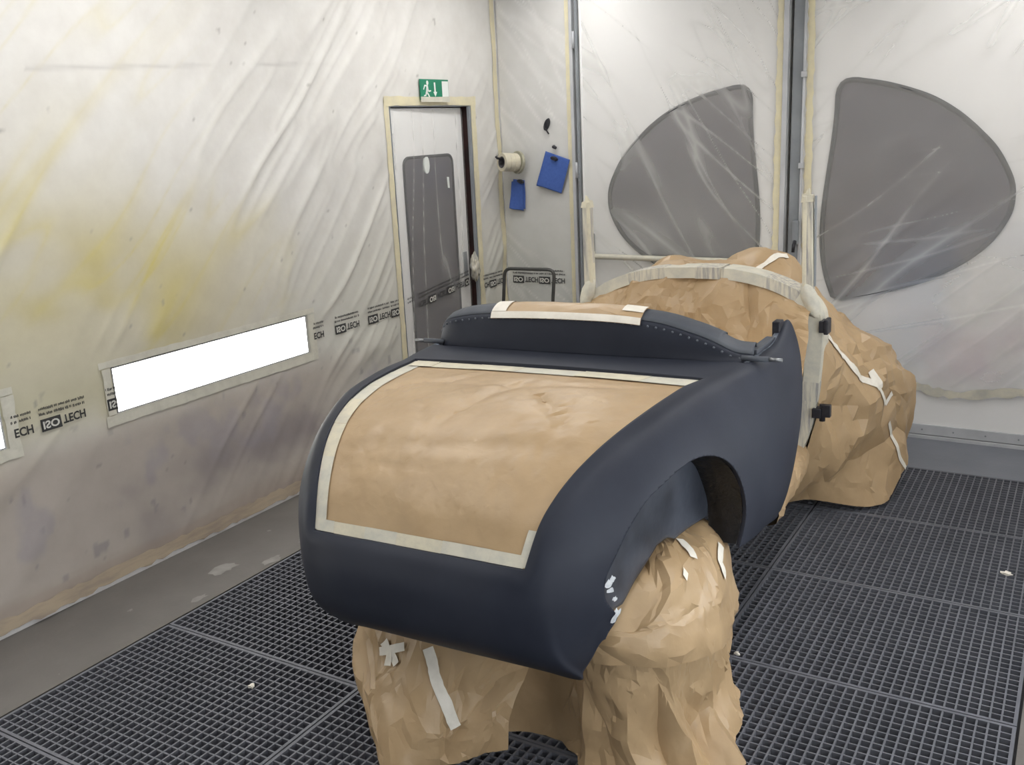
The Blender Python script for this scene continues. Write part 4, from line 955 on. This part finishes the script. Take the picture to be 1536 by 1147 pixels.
for c0, c1 in zip(cuts[:-1], cuts[1:]):
    MB().grid(Qb[0:9, c0:c1+1]+np.array([0, -.001, .003+.0008*(c0 % 3)])).build('tape_strip', (M_tape, M_tape_pale)[c0 % 2], boot, smooth=True, fix=False)
    MB().grid(Qb[86:90, c0:c1+1]+np.array([0, -.003, .001+.0006*(c0 % 3)])).build('tape_strip', M_tape_pale if c0 % 3 else M_tape, boot, smooth=True, fix=False)

# strip over the middle of the cockpit surround
ks = [k for k in range(len(rv)) if -.362 <= rv[k, 0] <= .235]
P = flg[ks]+np.array([0, -.001, .004]); P = np.concatenate([wall[ks][:, -2:-1]+np.array([0, -.006, -.003]), P[:, :5]], 1)
P = np.array([spl(r, 16) for r in P])
strip_p, Qs = sheet('masking_paper', P, 'narrow strip of brown paper taped over the middle of the cockpit surround', 5, .0012, .07, .05, 1)
MB().grid(Qs[:, 0:4]+np.array([0, -.002, .002])).build('tape_strip', M_tape_white, strip_p, smooth=True, fix=False)
MB().grid(Qs[0:8, 3:16]+np.array([0, -.001, .003])).build('tape_strip', M_tape_white, strip_p, smooth=True, fix=False)
MB().grid(Qs[-10:, 6:16]+np.array([0, -.001, .003])).build('tape_strip', M_tape_white, strip_p, smooth=True, fix=False)

# cockpit: sheet sagging across the seats and rising to the scuttle frame
rows_c = []
for y, zc, ze, w in ((.50, .98, 1.00, .56), (.75, .80, .90, .56), (1.10, .70, .78, .54), (1.38, .74, .76, .53), (1.49, .90, .90, .535), (1.525, 1.03, 1.0, .525)):
    rows_c.append([(s*w, y-.02*abs(s), zc+(ze-zc)*abs(s)**3) for s in np.linspace(-1, 1, 9)])
hz = sorted((q for q in HOOP if q[1] > 1.03))
rows_c.append([(s*.53, 1.575, np.interp(abs(s)*.53, [q[0] for q in hz], [q[1] for q in hz])-.022) for s in np.linspace(-1, 1, 9)])
def fan(U, V):
    um = U.max(); du = (U-um*.90); dv = V-V.max()*.66
    th = np.arctan2(dv, -du-.02); r = np.hypot(du, dv)
    return .016*np.abs(((th*2.6/math.pi*2) % 1)-.5)*2*smooth01(r, .02, .12)*np.exp(-(r/.5)**2)
cock, Qc = sheet('masking_paper', dense(rows_c, 170, 130), 'crumpled brown paper filling the cockpit below the taped scuttle frame', 61, .030, .16, .14, 3, (.42, .20, .07), extra=fan)

# front half of the car under one big wrap
secs = [(1.585, [(.36, .10), (.49, .33), (.538, .52), (.558, .72), (.556, .92), (.49, 1.075), (.30, 1.160), (0, 1.190)]),
        (1.78, [(.45, .075), (.585, .26), (.615, .48), (.605, .70), (.555, .90), (.46, 1.04), (.30, 1.14), (0, 1.175)]),
        (1.96, [(.715, .004), (.70, .22), (.70, .44), (.685, .64), (.63, .80), (.50, .97), (.26, 1.185), (0, 1.17)]),
        (2.18, [(.80, .045), (.825, .20), (.83, .38), (.805, .55), (.72, .70), (.54, .86), (.32, 1.02), (0, 1.10)]),
        (2.45, [(.775, .004), (.81, .20), (.805, .38), (.76, .52), (.64, .67), (.47, .81), (.27, .93), (0, 1.0)]),
        (2.78, [(.60, .004), (.66, .18), (.66, .36), (.61, .50), (.50, .62), (.36, .72), (.20, .80), (0, .84)]),
        (3.00, [(.42, .004), (.47, .16), (.47, .30), (.43, .42), (.35, .50), (.25, .57), (.14, .62), (0, .64)]),
        (3.06, [(.20, .004), (.22, .12), (.22, .2), (.20, .28), (.16, .34), (.12, .38), (.06, .40), (0, .41)])]
rows_f = [[(s, y, z) for s, z in q]+[(-s, y, z) for s, z in q[::-1][1:]] for y, q in secs]
Pf = dense(rows_f, 190, 330)
def hold_f(U, V): return np.clip(np.minimum(U, .2)/.12, .15, 1)*np.clip((np.minimum(V, V.max()-V))/.06, .65, 1)
front, Qf = sheet('masking_paper', Pf[:, ::-1], 'large brown paper wrap hiding the front half of the car down to the floor', 14, .044, .21, .20, 3, (.42, .20, .07), hold=hold_f)

# stand under the tail: left-hand hanging sheet, sheet between, wrapped hub on the right
rows_l = [[(-.44, -.38, .50), (-.30, -.40, .50), (-.12, -.40, .50), (.06, -.38, .50), (.20, -.30, .48)],
          [(-.44, -.41, .36), (-.30, -.44, .36), (-.12, -.44, .37), (.06, -.41, .38), (.20, -.32, .37)],
          [(-.42, -.45, .22), (-.29, -.52, .22), (-.13, -.54, .23), (.03, -.46, .25), (.16, -.36, .27)],
          [(-.35, -.49, .10), (-.25, -.60, .10), (-.13, -.62, .10), (-.01, -.52, .13), (.12, -.41, .16)],
          [(-.26, -.54, .004), (-.20, -.64, .004), (-.13, -.68, .004), (-.045, -.56, .02), (.105, -.42, .055)]]
left_p, Ql = sheet('masking_paper', dense(rows_l, 100, 110), 'brown paper hanging under the tail with a torn piece of tape on it', 33, .026, .17, .12, 3, (.42, .20, .07))
rows_m = [[(x, y-.10+dy, z) for x, y in ((.02, -.20), (.14, -.17), (.26, -.20), (.38, -.24))] for z, dy in ((.46, .02), (.30, .03), (.12, .01), (.012, -.01))]
mid_p, Qm = sheet('masking_paper', dense(rows_m, 45, 40), 'dark shaded brown paper hanging between the two wrapped stand legs', 35, .016, .14, .09, 2)
loop0 = [(.20, .05), (.19, -.20), (.30, -.37), (.45, -.41), (.58, -.34), (.645, -.14), (.635, .06), (.595, .22), (.46, .30), (.28, .22)]
cen = np.array([.42, -.05])
levels = [(.640, .18), (.628, .48), (.59, .80), (.52, .95), (.44, 1.02), (.38, 1.06), (.345, 1.05), (.325, .93), (.22, .88), (.11, .88), (.03, .93), (.004, .97)]
rows_h = []
for z, k in levels:
    L = []
    for q, (s, y) in enumerate(loop0):
        kk = k+(.42*smooth01(.13-z, 0, .13) if q == 5 else .12*smooth01(.13-z, 0, .13) if q in (4, 6) else 0)
        p = cen+(np.array([s, y])-cen)*kk; L.append((p[0], p[1], z+(.16*(-.1-p[1]) if .3 < z < .5 else 0)))
    rows_h.append(L+[L[0]])
Ph = dense(rows_h[:7], 90, 260)
hub, Qh = sheet('masking_paper', Ph, 'brown paper hood draped over the hub inside the open wheel arch', 52, .019, .14, .14, 3, (.42, .20, .07), closed=True)
Pk = dense([[(cen[0]+(x-cen[0])*.93, cen[1]+(y-cen[1])*.93, .40) for x, y in loop0+[loop0[0]]]]+rows_h[8:], 90, 260)
def pleat(U, V): return .020*np.sign(np.sin(V*2*math.pi/.15+1.1*np.sin(U*3)))*smooth01(U, .04, .2)
skirt, Qk = sheet('masking_paper', Pk, 'pleated brown paper skirt hanging from the hub to the floor grating', 57, .012, .15, .075, 3, (.5, .25, .08), closed=True, extra=pleat)

# small wrap over the sill between wing and scuttle
rows_s = [[(.40, y, .33+.06*(y < 1)), (.52-.09*(y-.68)/.9, y, z0), (.610-.10*(y-.68)/.9, y, z0+.02), (.605-.10*(y-.68)/.9, y, z0+.10), (.50-.08*(y-.68)/.9, y, z0+.13), (.42, y, z0+.12)] for y, z0 in ((.68, .385), (.9, .35), (1.2, .32), (1.5, .29), (1.62, .28))]
sheet('masking_paper', dense(rows_s, 70, 50), 'brown paper wrapped round the sill between rear wing and scuttle frame', 71, .010, .12, .10, 2)

# tape on the wraps
rf = (0, 2.2, .4)
for path, w in (([(7, 234), (28, 251), (39, 264), (49, 269)], .034), ([(49, 262), (50, 272)], .045), ([(49, 268), (51, 276), (54, 281)], .030), ([(54, 281), (61, 277)], .026), ([(56, 291), (62, 304), (66, 314), (72, 321)], .022), ([(14, 186), (26, 188), (35, 193), (39, 197)], .034)):
    tape_on(front, Qf, path, w, M_tape_white, rf)
rf = (-.1, 0, .3)
tape_on(left_p, Ql, [(30, 52), (46, 62), (59, 70), (77, 79)], .034, M_tape_white, rf)
for path, w in (([(31, 24), (36, 30), (42, 31)], .030), ([(37, 22), (33, 33), (31, 39)], .026), ([(34, 30), (40, 37)], .024)): tape_on(left_p, Ql, path, w, M_tape_white, rf, off=.007)
rf = (.42, -.05, .45)
tape_on(hub, Qh, [(16, 144), (32, 136)], .030, M_tape_white, rf)
tape_on(hub, Qh, [(42, 167), (47, 156), (57, 156)], .030, M_tape_white, rf)
tape_on(hub, Qh, [(35, 123), (38, 120)], .024, M_tape_white, rf)

# peeled paint on the concrete kerb and scraps lying on the gratings
def blob(cx, cy, r, seed, el=1.0):
    rg = np.random.RandomState(seed); n = 15; t = np.linspace(0, 2*math.pi, n, endpoint=False); q = r*rg.uniform(.55, 1.3, n)
    return [(cx+a*math.cos(b), cy+el*a*math.sin(b)) for a, b in zip(q, t)]
M_peel = simple('bare_concrete', (.26, .25, .235), (.21, .20, .19), 20, .8)
for k, (px, py, r, el) in enumerate(((-3.16, 2.655, .045, 1.5), (-3.04, 2.40, .020, 2.6), (-3.05, 3.05, .022, 1.6), (-3.22, 2.20, .010, 1.4), (-3.28, 3.05, .010, 1.0), (-3.03, 2.82, .030, 1.8))):
    L = blob(px, py, r, 40+k, el); MB().add([(x, y, .0012) for x, y in L], [tuple(range(len(L)))]).build('peeled_patch', M_peel, fl, fix=False)
for k, (px, py, r, lb) in enumerate(((-2.35, 2.02, .016, 'small torn white tape scrap on the grating beside the left wall'), (-.16, 4.02, .022, 'small pale scrap on the grating beside the right wall'), (-1.95, 2.62, .013, 'tiny pale paper scrap on the grating under the tail'), (-.93, 2.96, .012, 'tiny white paint flake on the grating beside the wrapped hub'))):
    L = blob(px, py, r, 60+k, .6); mb = MB(); mb.prism([(x, y, .001) for x, y in L], [(x, y, .004+.006*math.sin(9*i)**2) for i, (x, y) in enumerate(L)])
    tag(mb.build('tape_scrap', M_tape_white), lb, 'scrap')
